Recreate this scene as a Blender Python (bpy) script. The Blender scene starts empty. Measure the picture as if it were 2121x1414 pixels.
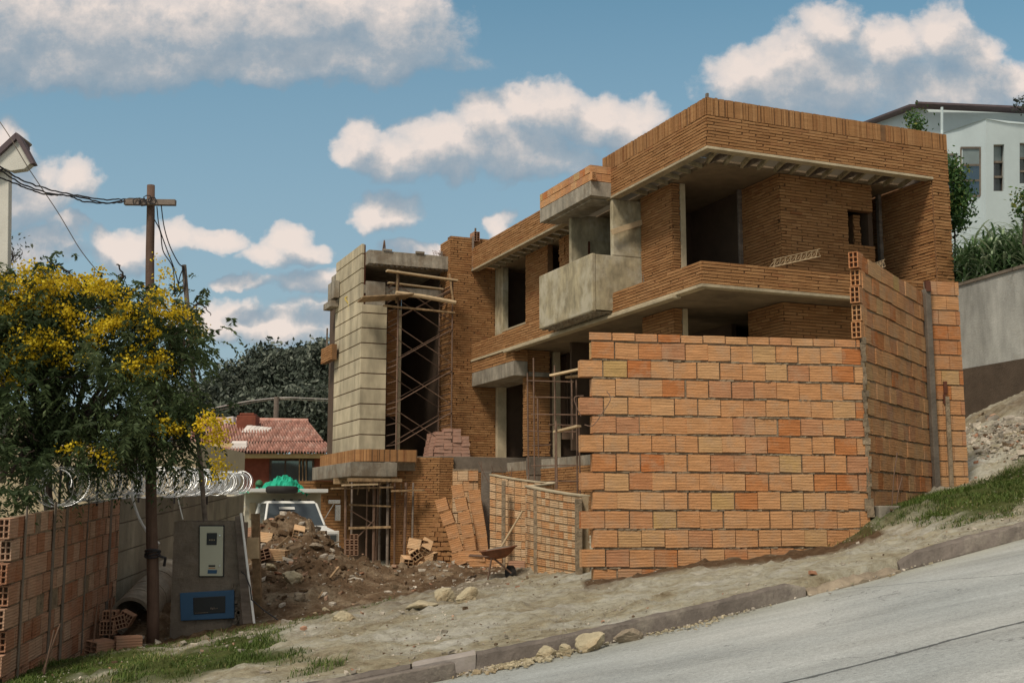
import bpy, math, random
import numpy as np
from mathutils import Vector, Matrix, noise
random.seed(7)
R=math.radians
S=bpy.context.scene
COL=S.collection
# ------------------------------------------------------------------ camera
F=2450.; PT=math.atan(355/2450.); sp,cp=math.sin(PT),math.cos(PT)
cam=bpy.data.cameras.new('camera'); co=bpy.data.objects.new('camera',cam); COL.objects.link(co)
cam.sensor_width=36; cam.lens=36*F/2121.; cam.clip_end=3000; cam.clip_start=.1
co.location=(0,0,0); co.rotation_euler=(R(90)+PT,0,0); S.camera=co
def ray(u,v):
    x=(u-1060.5)/F;y=(707-v)/F
    return (x,cp-y*sp,sp+y*cp)
def P(u,v,Y):
    r=ray(u,v);k=Y/r[1];return Vector((r[0]*k,Y,r[2]*k))
# ------------------------------------------------------------------ mesh builder
class MB:
    def __init__(s): s.v=[];s.f=[];s.r=[];s.m=[];s.uv=[]
    def face(s,pts,r=None,m=0,uv=None):
        b=len(s.v); s.v.extend(tuple(p) for p in pts); s.f.append(tuple(range(b,b+len(pts))))
        s.r.append(random.random() if r is None else r); s.m.append(m)
        s.uv.append(uv if uv else [(0,0)]*len(pts))
    def mesh(s,verts,faces,r=None,m=0):
        b=len(s.v); s.v.extend(tuple(p) for p in verts); rr=random.random() if r is None else r
        for f in faces:
            s.f.append(tuple(i+b for i in f)); s.r.append(rr); s.m.append(m); s.uv.append([(0,0)]*len(f))
    def hexa(s,p,r=None,m=0):   # 8 points: bottom 4 ccw, top 4 ccw
        s.mesh(p,[(3,2,1,0),(4,5,6,7),(0,1,5,4),(1,2,6,5),(2,3,7,6),(3,0,4,7)],r,m)
    def box(s,x0,x1,y0,y1,z0,z1,r=None,m=0):
        s.hexa([(x0,y0,z0),(x1,y0,z0),(x1,y1,z0),(x0,y1,z0),(x0,y0,z1),(x1,y0,z1),(x1,y1,z1),(x0,y1,z1)],r,m)
    def obox(s,c,X,Y,Z,r=None,m=0):  # oriented, half-extent vectors
        c,X,Y,Z=map(Vector,(c,X,Y,Z))
        s.hexa([c-X-Y-Z,c+X-Y-Z,c+X+Y-Z,c-X+Y-Z,c-X-Y+Z,c+X-Y+Z,c+X+Y+Z,c-X+Y+Z],r,m)
    def beam(s,p,q,w,h,r=None,m=0,up=(0,0,1)):
        p,q=Vector(p),Vector(q);d=(q-p); l=d.length; d.normalize()
        sd=d.cross(Vector(up)); 
        if sd.length<1e-3: sd=d.cross(Vector((0,1,0)))
        sd.normalize(); u=sd.cross(d)
        s.obox((p+q)/2,d*l/2,sd*w/2,u*h/2,r,m)
    def tube(s,pts,rad,n=8,r=None,m=0,cap=True):
        pts=[Vector(p) for p in pts]; rings=[]; rr=random.random() if r is None else r
        vs=[];fs=[]
        prev=None
        for i,p in enumerate(pts):
            d=(pts[min(i+1,len(pts)-1)]-pts[max(i-1,0)]).normalized()
            if prev is None:
                a=d.orthogonal().normalized()
            else:
                a=(prev-d*prev.dot(d)); a=a.normalized() if a.length>1e-5 else d.orthogonal().normalized()
            prev=a; b=d.cross(a)
            R_=rad[i] if isinstance(rad,(list,tuple)) else rad
            for k in range(n):
                t=2*math.pi*k/n; vs.append(p+(a*math.cos(t)+b*math.sin(t))*R_)
        for i in range(len(pts)-1):
            for k in range(n):
                fs.append((i*n+k,i*n+(k+1)%n,(i+1)*n+(k+1)%n,(i+1)*n+k))
        if cap:
            fs.append(tuple(range(n))[::-1]); fs.append(tuple(range((len(pts)-1)*n,len(pts)*n)))
        s.mesh(vs,fs,rr,m)
    def build(s,name,mats,parent=None,loc=None,smooth=False,bevel=0,local=False,kind=None):
        if not isinstance(mats,(list,tuple)): mats=[mats]
        off=Vector((0,0,0))
        if parent is not None and not local: off=Vector(parent.location)
        if parent is not None and not local and parent.parent is not None: off=off+Vector(parent.parent.location)
        if loc is not None: off=Vector(loc)
        me=bpy.data.meshes.new(name)
        me.from_pydata([(a-off.x,b-off.y,c-off.z) for a,b,c in s.v],[],s.f)
        for m in mats: me.materials.append(m)
        at=me.attributes.new('rnd','FLOAT','FACE'); at.data.foreach_set('value',s.r)
        me.polygons.foreach_set('material_index',s.m)
        uvl=me.uv_layers.new(name='UVMap'); flat=[]
        for q in s.uv:
            for w in q: flat+=[w[0],w[1]]
        uvl.data.foreach_set('uv',flat)
        if smooth: me.polygons.foreach_set('use_smooth',[True]*len(s.f))
        me.update()
        o=bpy.data.objects.new(name,me); COL.objects.link(o)
        if loc is not None: o.location=loc
        if parent is not None: o.parent=parent
        if bevel:
            md=o.modifiers.new('bevel','BEVEL'); md.width=bevel; md.segments=2; md.limit_method='ANGLE'
        if kind: o['kind']=kind
        return o
def tag(o,label=None,cat=None,group=None,kind=None):
    if label:o['label']=label
    if cat:o['category']=cat
    if group:o['group']=group
    if kind:o['kind']=kind
    elif cat:o['kind']='thing'
    return o
def empty(name,loc,label,cat,group=None,rz=0):
    o=bpy.data.objects.new(name,None); COL.objects.link(o); o.location=loc; o.rotation_euler=(0,0,rz)
    o.empty_display_size=.2
    return tag(o,label,cat,group)
# ------------------------------------------------------------------ materials
def newmat(name):
    m=bpy.data.materials.new(name); m.use_nodes=True; nt=m.node_tree; nt.nodes.clear()
    return m,nt
def N(nt,t,**k):
    n=nt.nodes.new(t)
    for a,b in k.items():
        if a in n.inputs: n.inputs[a].default_value=b
        else: setattr(n,a,b)
    return n
def ramp(nt,fac,stops):
    r=nt.nodes.new('ShaderNodeValToRGB'); e=r.color_ramp.elements
    while len(e)<len(stops): e.new(.5)
    for i,(p,c) in enumerate(stops):
        e[i].position=p; e[i].color=(*c,1) if len(c)==3 else c
    nt.links.new(fac,r.inputs[0]); return r.outputs[0]
def mixc(nt,a,b,f,mode='MIX'):
    n=nt.nodes.new('ShaderNodeMix'); n.data_type='RGBA'; n.blend_type=mode
    for i,x in ((6,a),(7,b),(0,f)):
        if hasattr(x,'is_linked') or hasattr(x,'links'): nt.links.new(x,n.inputs[i])
        else: n.inputs[i].default_value=(*x,1) if isinstance(x,(tuple,list)) else x
    return n.outputs[2]
def mth(nt,op,a,b=0,c=None,clamp=False):
    n=nt.nodes.new('ShaderNodeMath'); n.operation=op; n.use_clamp=clamp
    for i,x in enumerate((a,b) if c is None else (a,b,c)):
        if hasattr(x,'links'): nt.links.new(x,n.inputs[i])
        else: n.inputs[i].default_value=x
    return n.outputs[0]
def nse(nt,scale,detail=5,rough=.6,vec=None,dim='3D',dist=0):
    n=nt.nodes.new('ShaderNodeTexNoise'); n.inputs['Scale'].default_value=scale; n.inputs['Detail'].default_value=detail
    n.inputs['Roughness'].default_value=rough; n.inputs['Distortion'].default_value=dist
    if vec is not None: nt.links.new(vec,n.inputs['Vector'])
    return n.outputs['Fac']
def coords(nt,scale=(1,1,1)):
    t=nt.nodes.new('ShaderNodeTexCoord'); mp=nt.nodes.new('ShaderNodeMapping'); mp.inputs['Scale'].default_value=scale
    nt.links.new(t.outputs['Object'],mp.inputs[0]); return mp.outputs[0]
def attr(nt,name='rnd'):
    a=nt.nodes.new('ShaderNodeAttribute'); a.attribute_name=name; return a.outputs['Fac']
def out(nt,col,rough=.9,bump=None,bs=.5,bd=.02,metal=0,spec=.3,**k):
    b=nt.nodes.new('ShaderNodeBsdfPrincipled')
    for key,x in (('Base Color',col),('Roughness',rough)):
        if hasattr(x,'links'): nt.links.new(x,b.inputs[key])
        else: b.inputs[key].default_value=(*x,1) if isinstance(x,(tuple,list)) else x
    b.inputs['Metallic'].default_value=metal; b.inputs['Specular IOR Level'].default_value=spec
    for kk,x in k.items(): b.inputs[kk.replace('_',' ')].default_value=x
    if bump is not None:
        bp=nt.nodes.new('ShaderNodeBump'); bp.inputs['Strength'].default_value=bs; bp.inputs['Distance'].default_value=bd
        nt.links.new(bump,bp.inputs['Height']); nt.links.new(bp.outputs[0],b.inputs['Normal'])
    o=nt.nodes.new('ShaderNodeOutputMaterial'); nt.links.new(b.outputs[0],o.inputs[0]); return b
def simple(name,c,var=.25,scale=3,rough=.85,bs=.4,bd=.01,bscale=40,metal=0,spec=.3,streak=None,rv=.15,dirt=None,**k):
    m,nt=newmat(name); v=coords(nt)
    n1=nse(nt,scale,6,.65,v)
    lo=tuple(x*(1-var) for x in c); hi=tuple(min(1,x*(1+var)) for x in c)
    col=ramp(nt,n1,[(.28,lo),(.72,hi)])
    if streak:
        v2=coords(nt,streak); n2=nse(nt,1,5,.6,v2)
        f=ramp(nt,n2,[(.35,(0.55,)*3),(.65,(1.1,)*3)])
        col=mixc(nt,col,f,.8,'MULTIPLY')
    if dirt:
        n4=nse(nt,scale*.35,8,.7,v)
        msk=ramp(nt,n4,[(.5,(0,0,0)),(.62,(1,1,1))]); 
        col=mixc(nt,col,dirt,mth(nt,'MULTIPLY',msk,.7))
    rr=mth(nt,'MULTIPLY_ADD',attr(nt),rv*2,1-rv)
    col=mixc(nt,col,rr,1.0,'MULTIPLY')
    n3=nse(nt,bscale,8,.7,v)
    out(nt,col,rough,n3,bs,bd,metal,spec,**k)
    return m
def brickmat(name,stops,groove=0,gamp=.5,bscale=60,var=.35,bs=.6,bd=.012,dust=None,dscale=1.2,sscale=(4,4,40)):
    """per-brick colour from the face attribute, streaks along the brick, optional grooves along the brick's length"""
    m,nt=newmat(name); v=coords(nt)
    col=ramp(nt,attr(nt),stops)
    vs=coords(nt,sscale)
    n1=nse(nt,1,6,.7,vs)
    f=ramp(nt,n1,[(.25,(1-var,)*3),(.75,(1+var*.7,)*3)])
    col=mixc(nt,col,f,1.0,'MULTIPLY')
    n2=nse(nt,dscale,7,.7,v)
    if dust:
        msk=ramp(nt,n2,[(.48,(0,0,0)),(.66,(1,1,1))]); col=mixc(nt,col,dust,mth(nt,'MULTIPLY',msk,.6))
    h=mth(nt,'MULTIPLY',nse(nt,bscale,8,.75,v),1.0)
    h=mth(nt,'ADD',h,mth(nt,'MULTIPLY',n1,.8))
    if groove:
        uvn=nt.nodes.new('ShaderNodeUVMap'); sx=nt.nodes.new('ShaderNodeSeparateXYZ'); nt.links.new(uvn.outputs[0],sx.inputs[0])
        w=mth(nt,'SINE',mth(nt,'MULTIPLY',sx.outputs[1],2*math.pi/groove))
        w=mth(nt,'MULTIPLY_ADD',w,.5,.5)
        h=mth(nt,'ADD',h,mth(nt,'MULTIPLY',w,gamp))
        col=mixc(nt,col,ramp(nt,w,[(0,(.80,.76,.72)),(.5,(1,1,1)),(1,(1.08,1.09,1.10))]),mth(nt,'MULTIPLY_ADD',nse(nt,3,4,.6,v),1.6,-.45,clamp=True),'MULTIPLY')
    out(nt,col,.92,h,bs,bd,spec=.15)
    return m
M={}
M['brick']=brickmat('ridged_orange_brick',[(0,(.28,.135,.055)),(.25,(.325,.164,.068)),(.7,(.355,.183,.077)),(.93,(.40,.216,.096)),(1,(.28,.122,.05))],bs=.9,bd=.016,bscale=30,var=.24,dust=(.31,.165,.075),sscale=(1.6,1.6,16))
M['mortar_b']=simple('brown_mortar',(.17,.09,.042),.3,6)
M['mortar']=simple('grey_mortar',(.25,.19,.125),.45,9,bs=1,bd=.03,bscale=25)
M['block']=brickmat('hollow_clay_block',[(0,(.47,.165,.055)),(.07,(.50,.21,.08)),(.15,(.46,.225,.12)),(.32,(.54,.265,.118)),(.65,(.57,.295,.135)),(.86,(.57,.32,.155)),(.95,(.53,.32,.15)),(1,(.51,.33,.13))],groove=.037,gamp=.2,bs=1.,bd=.013,bscale=38,var=.42,dust=(.44,.29,.18),dscale=3.2,sscale=(3.5,3.5,38))
M['block2']=brickmat('dusty_clay_block',[(0,(.34,.15,.08)),(.5,(.42,.235,.15)),(1,(.48,.32,.22))],groove=.036,gamp=.4,bs=.8,bd=.012,dust=(.34,.24,.17),dscale=2.5)
M['block3']=brickmat('pale_clay_block',[(0,(.52,.24,.10)),(.4,(.62,.38,.20)),(.8,(.66,.46,.28)),(1,(.60,.30,.12))],groove=.03,gamp=.4,bs=.9,bd=.014,dust=(.50,.38,.24),dscale=3)
M['pink']=brickmat('pinkish_stacked_brick',[(0,(.34,.16,.11)),(.5,(.46,.27,.20)),(1,(.56,.40,.32))],bs=.8,bd=.01,dust=(.4,.3,.24))
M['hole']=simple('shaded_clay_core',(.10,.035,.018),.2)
M['render']=simple('sand_cement_render',(.40,.34,.22),.22,2.5,bs=.9,bd=.02,bscale=35,streak=(6,6,2.5),rv=.04,dirt=(.52,.47,.36))
M['conc']=simple('raw_grey_concrete',(.30,.265,.21),.3,3,bs=.8,bd=.02,bscale=20,streak=(5,5,.6),dirt=(.16,.12,.08))
M['concd']=simple('dark_damp_concrete',(.17,.14,.11),.3,3,bs=.8,bd=.02,bscale=20)
M['trim']=simple('pale_concrete_trim',(.40,.33,.22),.25,3,bs=.6,bd=.01,bscale=25)
M['clad']=simple('beige_cement_cladding',(.49,.42,.29),.14,1.2,bs=.5,bd=.01,bscale=30,rv=.05,streak=(2,2,.7))
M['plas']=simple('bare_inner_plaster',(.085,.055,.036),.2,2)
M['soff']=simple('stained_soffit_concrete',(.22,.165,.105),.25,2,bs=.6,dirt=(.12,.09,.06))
M['wood']=simple('weathered_wood',(.30,.20,.11),.35,4,bs=.6,bd=.01,bscale=18,rv=.3,streak=(8,8,8))
M['woodp']=simple('pale_timber',(.48,.36,.22),.25,4,bs=.5,bd=.01,bscale=18,rv=.2)
M['porchw']=simple('off_white_porch_paint',(.56,.54,.48),.1,3)
M['pole']=simple('tarred_pole_wood',(.115,.072,.052),.35,2,bs=.8,bd=.01,bscale=12,streak=(14,14,.7))
M['poleg']=simple('grey_weathered_wood',(.20,.16,.13),.3,3,bs=.6,streak=(2,14,14))
M['steel']=simple('rusty_steel',(.16,.10,.07),.4,8,rough=.7,metal=.2)
M['steelg']=simple('grey_steel',(.20,.19,.18),.3,6,rough=.55,metal=.3)
M['wire']=simple('black_cable',(.03,.028,.03),.2,4,rough=.6)
M['razor']=simple('galvanised_wire',(.55,.57,.58),.2,8,rough=.38,metal=.85,spec=.5)
M['pvc']=simple('white_plastic_pipe',(.72,.72,.70),.08,3,rough=.4,bs=.05)
M['rock']=simple('yellowish_limestone',(.42,.36,.24),.35,5,bs=1,bd=.03,bscale=14,dirt=(.28,.20,.11))
M['rockg']=simple('grey_brown_stone',(.26,.21,.15),.4,6,bs=1,bd=.03,bscale=14)
M['blue']=simple('blue_painted_panel',(.045,.115,.22),.12,3,rough=.5,bs=.1)
M['cover']=simple('grey_cream_enamel',(.46,.46,.36),.06,2,rough=.45,bs=.05)
M['black']=simple('black_plastic',(.02,.02,.022),.2,4,rough=.35,bs=.05)
M['white']=simple('white_vehicle_paint',(.66,.66,.63),.08,2,rough=.35,bs=.04,dirt=(.45,.40,.33))
M['cream']=simple('cream_van_body',(.50,.46,.36),.15,2,rough=.6,bs=.1,dirt=(.33,.28,.2))
M['glass']=simple('dark_glass',(.04,.05,.055),.2,2,rough=.08,bs=0,spec=.8)
M['rubber']=simple('worn_rubber',(.035,.032,.03),.3,8,rough=.85)
M['chrome']=simple('dull_chrome',(.55,.55,.55),.1,4,rough=.25,metal=.9)
M['net']=simple('green_safety_mesh',(.012,.33,.20),.3,7,rough=.7,bs=.8,bd=.02,bscale=18)
M['greenp']=simple('dull_green_plastic',(.04,.14,.06),.15,4,rough=.5)
M['rtile']=simple('terracotta_roof_tile',(.33,.165,.125),.35,3,bs=.6,bd=.02,bscale=12,rv=.3,dirt=(.5,.36,.3))
M['redbrick']=simple('smooth_red_brick',(.17,.05,.028),.25,3,bs=.4,bscale=20)
M['cwhite']=simple('pale_roof_sheet',(.55,.50,.46),.1,3)
M['yel']=simple('cream_painted_eave',(.52,.40,.20),.15,3)
M['bluewall']=simple('pale_blue_grey_render',(.52,.60,.61),.07,1,bs=.4,bd=.01,bscale=25,rv=.03)
M['whitewall']=simple('greyed_white_wall',(.40,.40,.37),.14,1.5,bs=.6,bd=.02,bscale=22,streak=(2,2,.5),rv=.03,dirt=(.27,.25,.2))
M['darkwall']=simple('dark_brown_stucco',(.085,.062,.044),.25,3,bs=.8,bd=.02,bscale=22)
M['beige']=simple('beige_house_wall',(.36,.30,.20),.12,1.5)
M['panelw']=simple('grey_concrete_panel',(.27,.25,.19),.2,2,bs=.7,bd=.02,bscale=25,streak=(2,2,.7),dirt=(.15,.13,.10))
M['slate']=simple('dark_roof_edge',(.10,.075,.08),.2,4)
M['gravel']=simple('pale_rubble',(.42,.37,.30),.4,5,bs=1,bd=.02,bscale=20,rv=.4)
def leafmat(name,stops,tr=.25,rough=.6):
    m,nt=newmat(name)
    v=coords(nt); n=nse(nt,1.3,4,.6,v)
    c=ramp(nt,attr(nt),stops)
    c=mixc(nt,c,ramp(nt,n,[(.3,(.6,)*3),(.7,(1.3,)*3)]),.8,'MULTIPLY')
    b=nt.nodes.new('ShaderNodeBsdfPrincipled'); nt.links.new(c,b.inputs['Base Color']); b.inputs['Roughness'].default_value=rough
    b.inputs['Specular IOR Level'].default_value=.25
    t=nt.nodes.new('ShaderNodeBsdfTranslucent'); nt.links.new(c,t.inputs[0])
    mx=nt.nodes.new('ShaderNodeMixShader'); mx.inputs[0].default_value=tr
    nt.links.new(b.outputs[0],mx.inputs[1]); nt.links.new(t.outputs[0],mx.inputs[2])
    o=nt.nodes.new('ShaderNodeOutputMaterial'); nt.links.new(mx.outputs[0],o.inputs[0]); return m
M['leaf']=leafmat('acacia_leaf',[(0,(.024,.042,.017)),(.45,(.055,.085,.032)),(.8,(.10,.135,.055)),(1,(.18,.20,.09))])
M['flower']=leafmat('yellow_blossom',[(0,(.42,.27,.01)),(.5,(.66,.47,.015)),(1,(.78,.62,.04))],.3)
M['leaf2']=leafmat('distant_grey_green_leaf',[(0,(.026,.036,.026)),(.45,(.062,.078,.055)),(.8,(.12,.14,.105)),(1,(.20,.22,.17))],.15)
M['cane']=leafmat('cane_leaf',[(0,(.06,.12,.045)),(.55,(.14,.24,.10)),(1,(.45,.52,.36))],.25)
M['shrub']=leafmat('climber_leaf',[(0,(.03,.075,.02)),(.6,(.07,.14,.035)),(1,(.20,.22,.05))],.25)
M['grass']=leafmat('grass_blade',[(0,(.055,.09,.016)),(.5,(.105,.16,.03)),(.75,(.15,.18,.05)),(1,(.30,.25,.11))],.25)
M['bark']=simple('dark_bark',(.07,.05,.04),.35,6,bs=.8,bd=.01,bscale=20)
# sheet that lets light through between the roof joists
def translucent():
    m,nt=newmat('milky_roof_sheet'); d=N(nt,'ShaderNodeBsdfDiffuse'); d.inputs[0].default_value=(.4,.36,.30,1)
    t=N(nt,'ShaderNodeBsdfTranslucent'); t.inputs[0].default_value=(.36,.33,.28,1)
    mx=N(nt,'ShaderNodeMixShader'); mx.inputs[0].default_value=.6
    nt.links.new(d.outputs[0],mx.inputs[1]); nt.links.new(t.outputs[0],mx.inputs[2])
    o=N(nt,'ShaderNodeOutputMaterial'); nt.links.new(mx.outputs[0],o.inputs[0]); return m
M['sheet']=translucent()
# ------------------------------------------------------------------ masonry
def panel(mb,A,B,z0,z1,n,bl,bh,jh=.014,jv=.006,outp=.025,th=.15,jit=.006,cut=None,rf=None,start=0.,top=None,bot=None,wob=0,holes=None,backing=True,rag=.15,jr=0.):
    """courses of separate bricks on the plan line A->B facing n, over a mortar core (material 1)."""
    A,B,n=Vector((*A,0)),Vector((*B,0)),Vector((*n,0)); L=(B-A).length; U=(B-A)/L
    if backing and cut is None and top is None and bot is None:
        mb.hexa([A-n*th+Vector((0,0,z0)),B-n*th+Vector((0,0,z0)),B+Vector((0,0,z0)),A+Vector((0,0,z0)),
             A-n*th+Vector((0,0,z1)),B-n*th+Vector((0,0,z1)),B+Vector((0,0,z1)),A+Vector((0,0,z1))],.5,1)
    nc=max(1,int(round((z1-z0)/bh))); ph=(z1-z0)/nc
    for i in range(nc):
        za=z0+i*ph+jh/2; zb=z0+(i+1)*ph-jh/2
        x=-bl*(.5 if (i%2) else 0)+start-bl
        off_c=random.uniform(-.5,.5)*jit
        while x<L:
            xa,xb=max(0,x+jv/2+random.uniform(-jr,jr)),min(L,x+bl-jv/2+random.uniform(-jr,jr)); x+=bl*1.0
            if xb-xa<.02: continue
            if cut and not cut((xa+xb)/2,(za+zb)/2): continue
            o=outp+off_c+random.uniform(-jit,jit); r=random.random() if rf is None else rf(i,(xa+xb)/2)
            dz=wob*random.uniform(-1,1)
            q=lambda X,Z,O:A+U*X+n*O+Vector((0,0,Z+dz))
            tl=random.uniform(-jit,jit)*.7; zt=[random.uniform(-rag,rag)*jh for _ in range(4)]
            f=[q(xa,za+zt[0],o),q(xb,za+zt[1],o+tl),q(xb,zb+zt[2],o+tl),q(xa,zb+zt[3],o)]
            k=[q(xa,za,-.004),q(xb,za,-.004),q(xb,zb,-.004),q(xa,zb,-.004)]
            w=xb-xa;h=zb-za
            uvf=[(0,0),(w,0),(w,h),(0,h)]
            flip=U.cross(Vector((0,0,1))).dot(n)<0
            def F_(p,uv=None):
                if flip: p=p[::-1]; uv=uv[::-1] if uv else None
                mb.face(p,r,0,uv)
            F_(f,uvf); F_([f[3],f[2],k[2],k[3]]); F_([f[1],f[0],k[0],k[1]]); F_([f[0],f[3],k[3],k[0]],[(0,0),(0,h),(.05,h),(.05,0)]); F_([f[2],f[1],k[1],k[2]],[(0,h),(0,0),(.05,0),(.05,h)])
def hollow(mb,c,X,Y,Z,nx=2,nz=3,r=None,wall=.012):
    """hollow clay block: c centre, X half width, Y half length (holes run along it), Z half height.  mat 0 clay, mat 1 dark core"""
    c,X,Y,Z=map(Vector,(c,X,Y,Z)); r=random.random() if r is None else r
    hx,hy,hz=X.length,Y.length,Z.length; ux,uy,uz=X/hx,Y/hy,Z/hz
    # shell walls
    def B_(x0,x1,z0,z1,yl=1.,m=0):
        mb.obox(c+ux*(x0+x1)/2+uz*(z0+z1)/2,ux*(x1-x0)/2,Y*yl,uz*(z1-z0)/2,r,m)
        for q in range(1,7):
            mb.uv[-q]=[((Vector(mb.v[i])-c).dot(ux)+(Vector(mb.v[i])-c).dot(uy),(Vector(mb.v[i])-c).dot(uz)) for i in mb.f[-q]]
    mb_=wall
    xs=[-hx+(2*hx-mb_)*i/nx for i in range(nx+1)]
    for i,x in enumerate(xs): B_(x,x+mb_,-hz+.001,hz-.001)
    zs=[-hz+(2*hz-mb_)*i/nz for i in range(nz+1)]
    for j,z in enumerate(zs): B_(-hx+.0015,hx-.0015,z+.0007*(j%2),z+mb_,.999)
    B_(-hx+mb_,hx-mb_,-hz+mb_,hz-mb_,.45,1)
# ------------------------------------------------------------------ terrain
def lc(x): return np.logaddexp(x,-x)-math.log(2)
def zk(x):
    x=np.asarray(x,float); xc=np.clip(x,-14,24)
    return -1.152+.18*(xc-1.25)+.072*(lc((xc-1)/1.8)-float(lc(np.array(.139))))
def yk(x): return 11.3+.3*np.asarray(x,float)
ctl=[]
for x in (-14,-8,-5,-3.5,-2.2,-1,0,1,2,3,4,5,6.5,8,11,15): ctl.append((x,float(yk(x))+.2,float(zk(x))+.15))
ctl+=[(.93,15.6,-.90),(2.65,16.05,-.66),(4.58,16.3,-.36),(4.95,16.5,-.06),(5.9,17.9,.12),(6.8,19.3,.34),(7.48,19.6,.50),
 (-4.67,17.5,-1.80),(-5.18,17.4,-1.87),(-5.6,13.4,-1.87),(-6.0,18.3,-1.95),(-2.6,14.6,-1.36),(-.5,14.6,-1.10),(-3.5,17.5,-1.6),(-1,17.5,-1.15),
 (.38,18.5,-.92),(-.37,23,-1.02),(-1.5,24,-1.15),(-2.5,30,-1.35),(-5,33,-1.5),(-9,20,-2.0),(-9,30,-1.6),(-9,45,-1.2),(-3,38,-1.6),(0,30,-1.0),(2,21,-.6),(4,21,-.4),
 (5,26,0.2),(8,30,1.2),(10.5,26.3,2.15),(11,24.9,2.6),(8.3,19.0,.72),(9.2,20.5,1.35),(9.0,22.5,1.55),(12,20,1.6),(10,17,.75),(8.0,21.3,.95),(14,26,3.4),(16,18,1.8),(-30,60,-2),(0,60,-1.2),(30,60,4),(-40,120,-2),(50,120,5),(-30,14,-3.5),(24,20,3),(3,45,-.8),(12,45,3)]
ctl=np.array(ctl)
def tps_fit(c):
    n=len(c); d=np.linalg.norm(c[:,None,:2]-c[None,:,:2],axis=2); K=np.where(d>0,d*d*np.log(np.maximum(d,1e-9)),0)+np.eye(n)*.02
    Pm=np.hstack([np.ones((n,1)),c[:,:2]]); A=np.zeros((n+3,n+3)); A[:n,:n]=K; A[:n,n:]=Pm; A[n:,:n]=Pm.T
    return np.linalg.solve(A,np.concatenate([c[:,2],np.zeros(3)]))
TW=tps_fit(ctl)
def tz(x,y):
    x=np.asarray(x,float); y=np.asarray(y,float); sh=x.shape; X=x.ravel(); Y=y.ravel(); z=np.full(X.shape,TW[-3])+TW[-2]*X+TW[-1]*Y
    for i in range(len(ctl)):
        d2=(X-ctl[i,0])**2+(Y-ctl[i,1])**2; z+=TW[i]*.5*d2*np.log(np.maximum(d2,1e-12))
    z=z.reshape(sh)
    w=np.clip((np.hypot(x-0,y-20)-35)/60,0,1); z=z*(1-w)+w*np.clip(-1.5+.08*x,-6,6)
    return z
_rs=np.random.RandomState(3); _G=_rs.rand(256,256)
def vn(x,y,s,o=0):
    x=x*s+o*17.3+100; y=y*s+o*9.1+100; xi=np.floor(x).astype(int); yi=np.floor(y).astype(int); fx=x-xi; fy=y-yi
    fx=fx*fx*(3-2*fx); fy=fy*fy*(3-2*fy); g=lambda i,j:_G[i%256,j%256]
    return (g(xi,yi)*(1-fx)+g(xi+1,yi)*fx)*(1-fy)+(g(xi,yi+1)*(1-fx)+g(xi+1,yi+1)*fx)*fy
def fb(x,y,s,n=4,o=0): 
    t=0;a=.5;tot=0
    for k in range(n): t=t+a*vn(x,y,s*2**k,o+k); tot+=a; a*=.55
    return t/tot-.5
def GZ(x,y): return float(tz(np.array([float(x)]),np.array([float(y)]))[0])
def bell(x,y,cx,cy,rx,ry,rot=0):
    c,s=math.cos(rot),math.sin(rot); u=((x-cx)*c+(y-cy)*s)/rx; v=(-(x-cx)*s+(y-cy)*c)/ry
    return np.exp(-(u*u+v*v))
def soilw(x,y):
    return np.clip(1.25*bell(x,y,-3.2,20.5,2.6,4.2)+.9*bell(x,y,-1.2,22,2.6,3.5)+.8*bell(x,y,-4.2,17.6,1.5,1.4)+.75*bell(x,y,10.6,23.6,1.6,1.9)+fb(x,y,1.2,4,5)*1.2-.1,0,1)
# distance behind the front wall foot line gives the dark strip of damp soil
def strip(x,y):
    yl=15.6+.19*(x-.9); return np.where((x>.9)&(x<4.9),np.exp(-((y-yl+.30)/.42)**2)*1.5,0)
def grassw(x,y):
    t=y-yk(x); n=fb(x,y,.9,4,9)
    left=np.clip((-2.4-x)/1.4+n*5.5,0,1)*np.clip((17.0-y)/.7+n*2,0,1)*np.clip(t*2.2,0,1)
    path=np.exp(-((t-1.15-.42*(x-6.3)+.35*n)/.33)**2)
    right=np.clip((x-4.75+.25*(t-3))*1.2+n*2.2,0,1)*np.clip((5.7+.12*(x-7)-t)/.6+n*1.2,0,1)*np.clip(t*3,0,1)*(1-.95*path)*np.clip((t-.1-(6.1-x)*1.2)*2,0,1)
    return np.clip(left+right,0,1)
xs=np.concatenate([-9-np.cumsum(.12*1.22**np.arange(34))[::-1],np.arange(-9,11.0,.07),11+np.cumsum(.12*1.22**np.arange(34))])
ts=np.concatenate([[-.13,-.06],np.arange(0,15,.07),15+np.cumsum(.1*1.14**np.arange(48))])
XX,TT=np.meshgrid(xs,ts,indexing='ij'); YY=yk(np.clip(XX,-20,30))+.10+TT
ZZ=tz(XX,YY)
near=np.exp(-np.maximum(0,np.hypot(XX,YY-18)-12)/8)
sw=soilw(XX,YY); gw=grassw(XX,YY)
TT=YY-yk(XX)-.10
amp=near*np.clip(TT/.6,0,1)
ZZ+=amp*(fb(XX,YY,.8,5)*.16+(fb(XX,YY,6,3,4)*.075+fb(XX,YY,3,3,14)*.06)*(1+1.2*sw)+np.maximum(0,fb(XX,YY,9,2,7)-.12)*.16)
edge=np.clip(1-TT/.35,0,1); ZZ=ZZ*(1-edge)+(zk(XX)+.115)*edge; ZZ[:,1]=zk(XX[:,1])+.02; ZZ[:,0]=zk(XX[:,0])-.25
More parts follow.
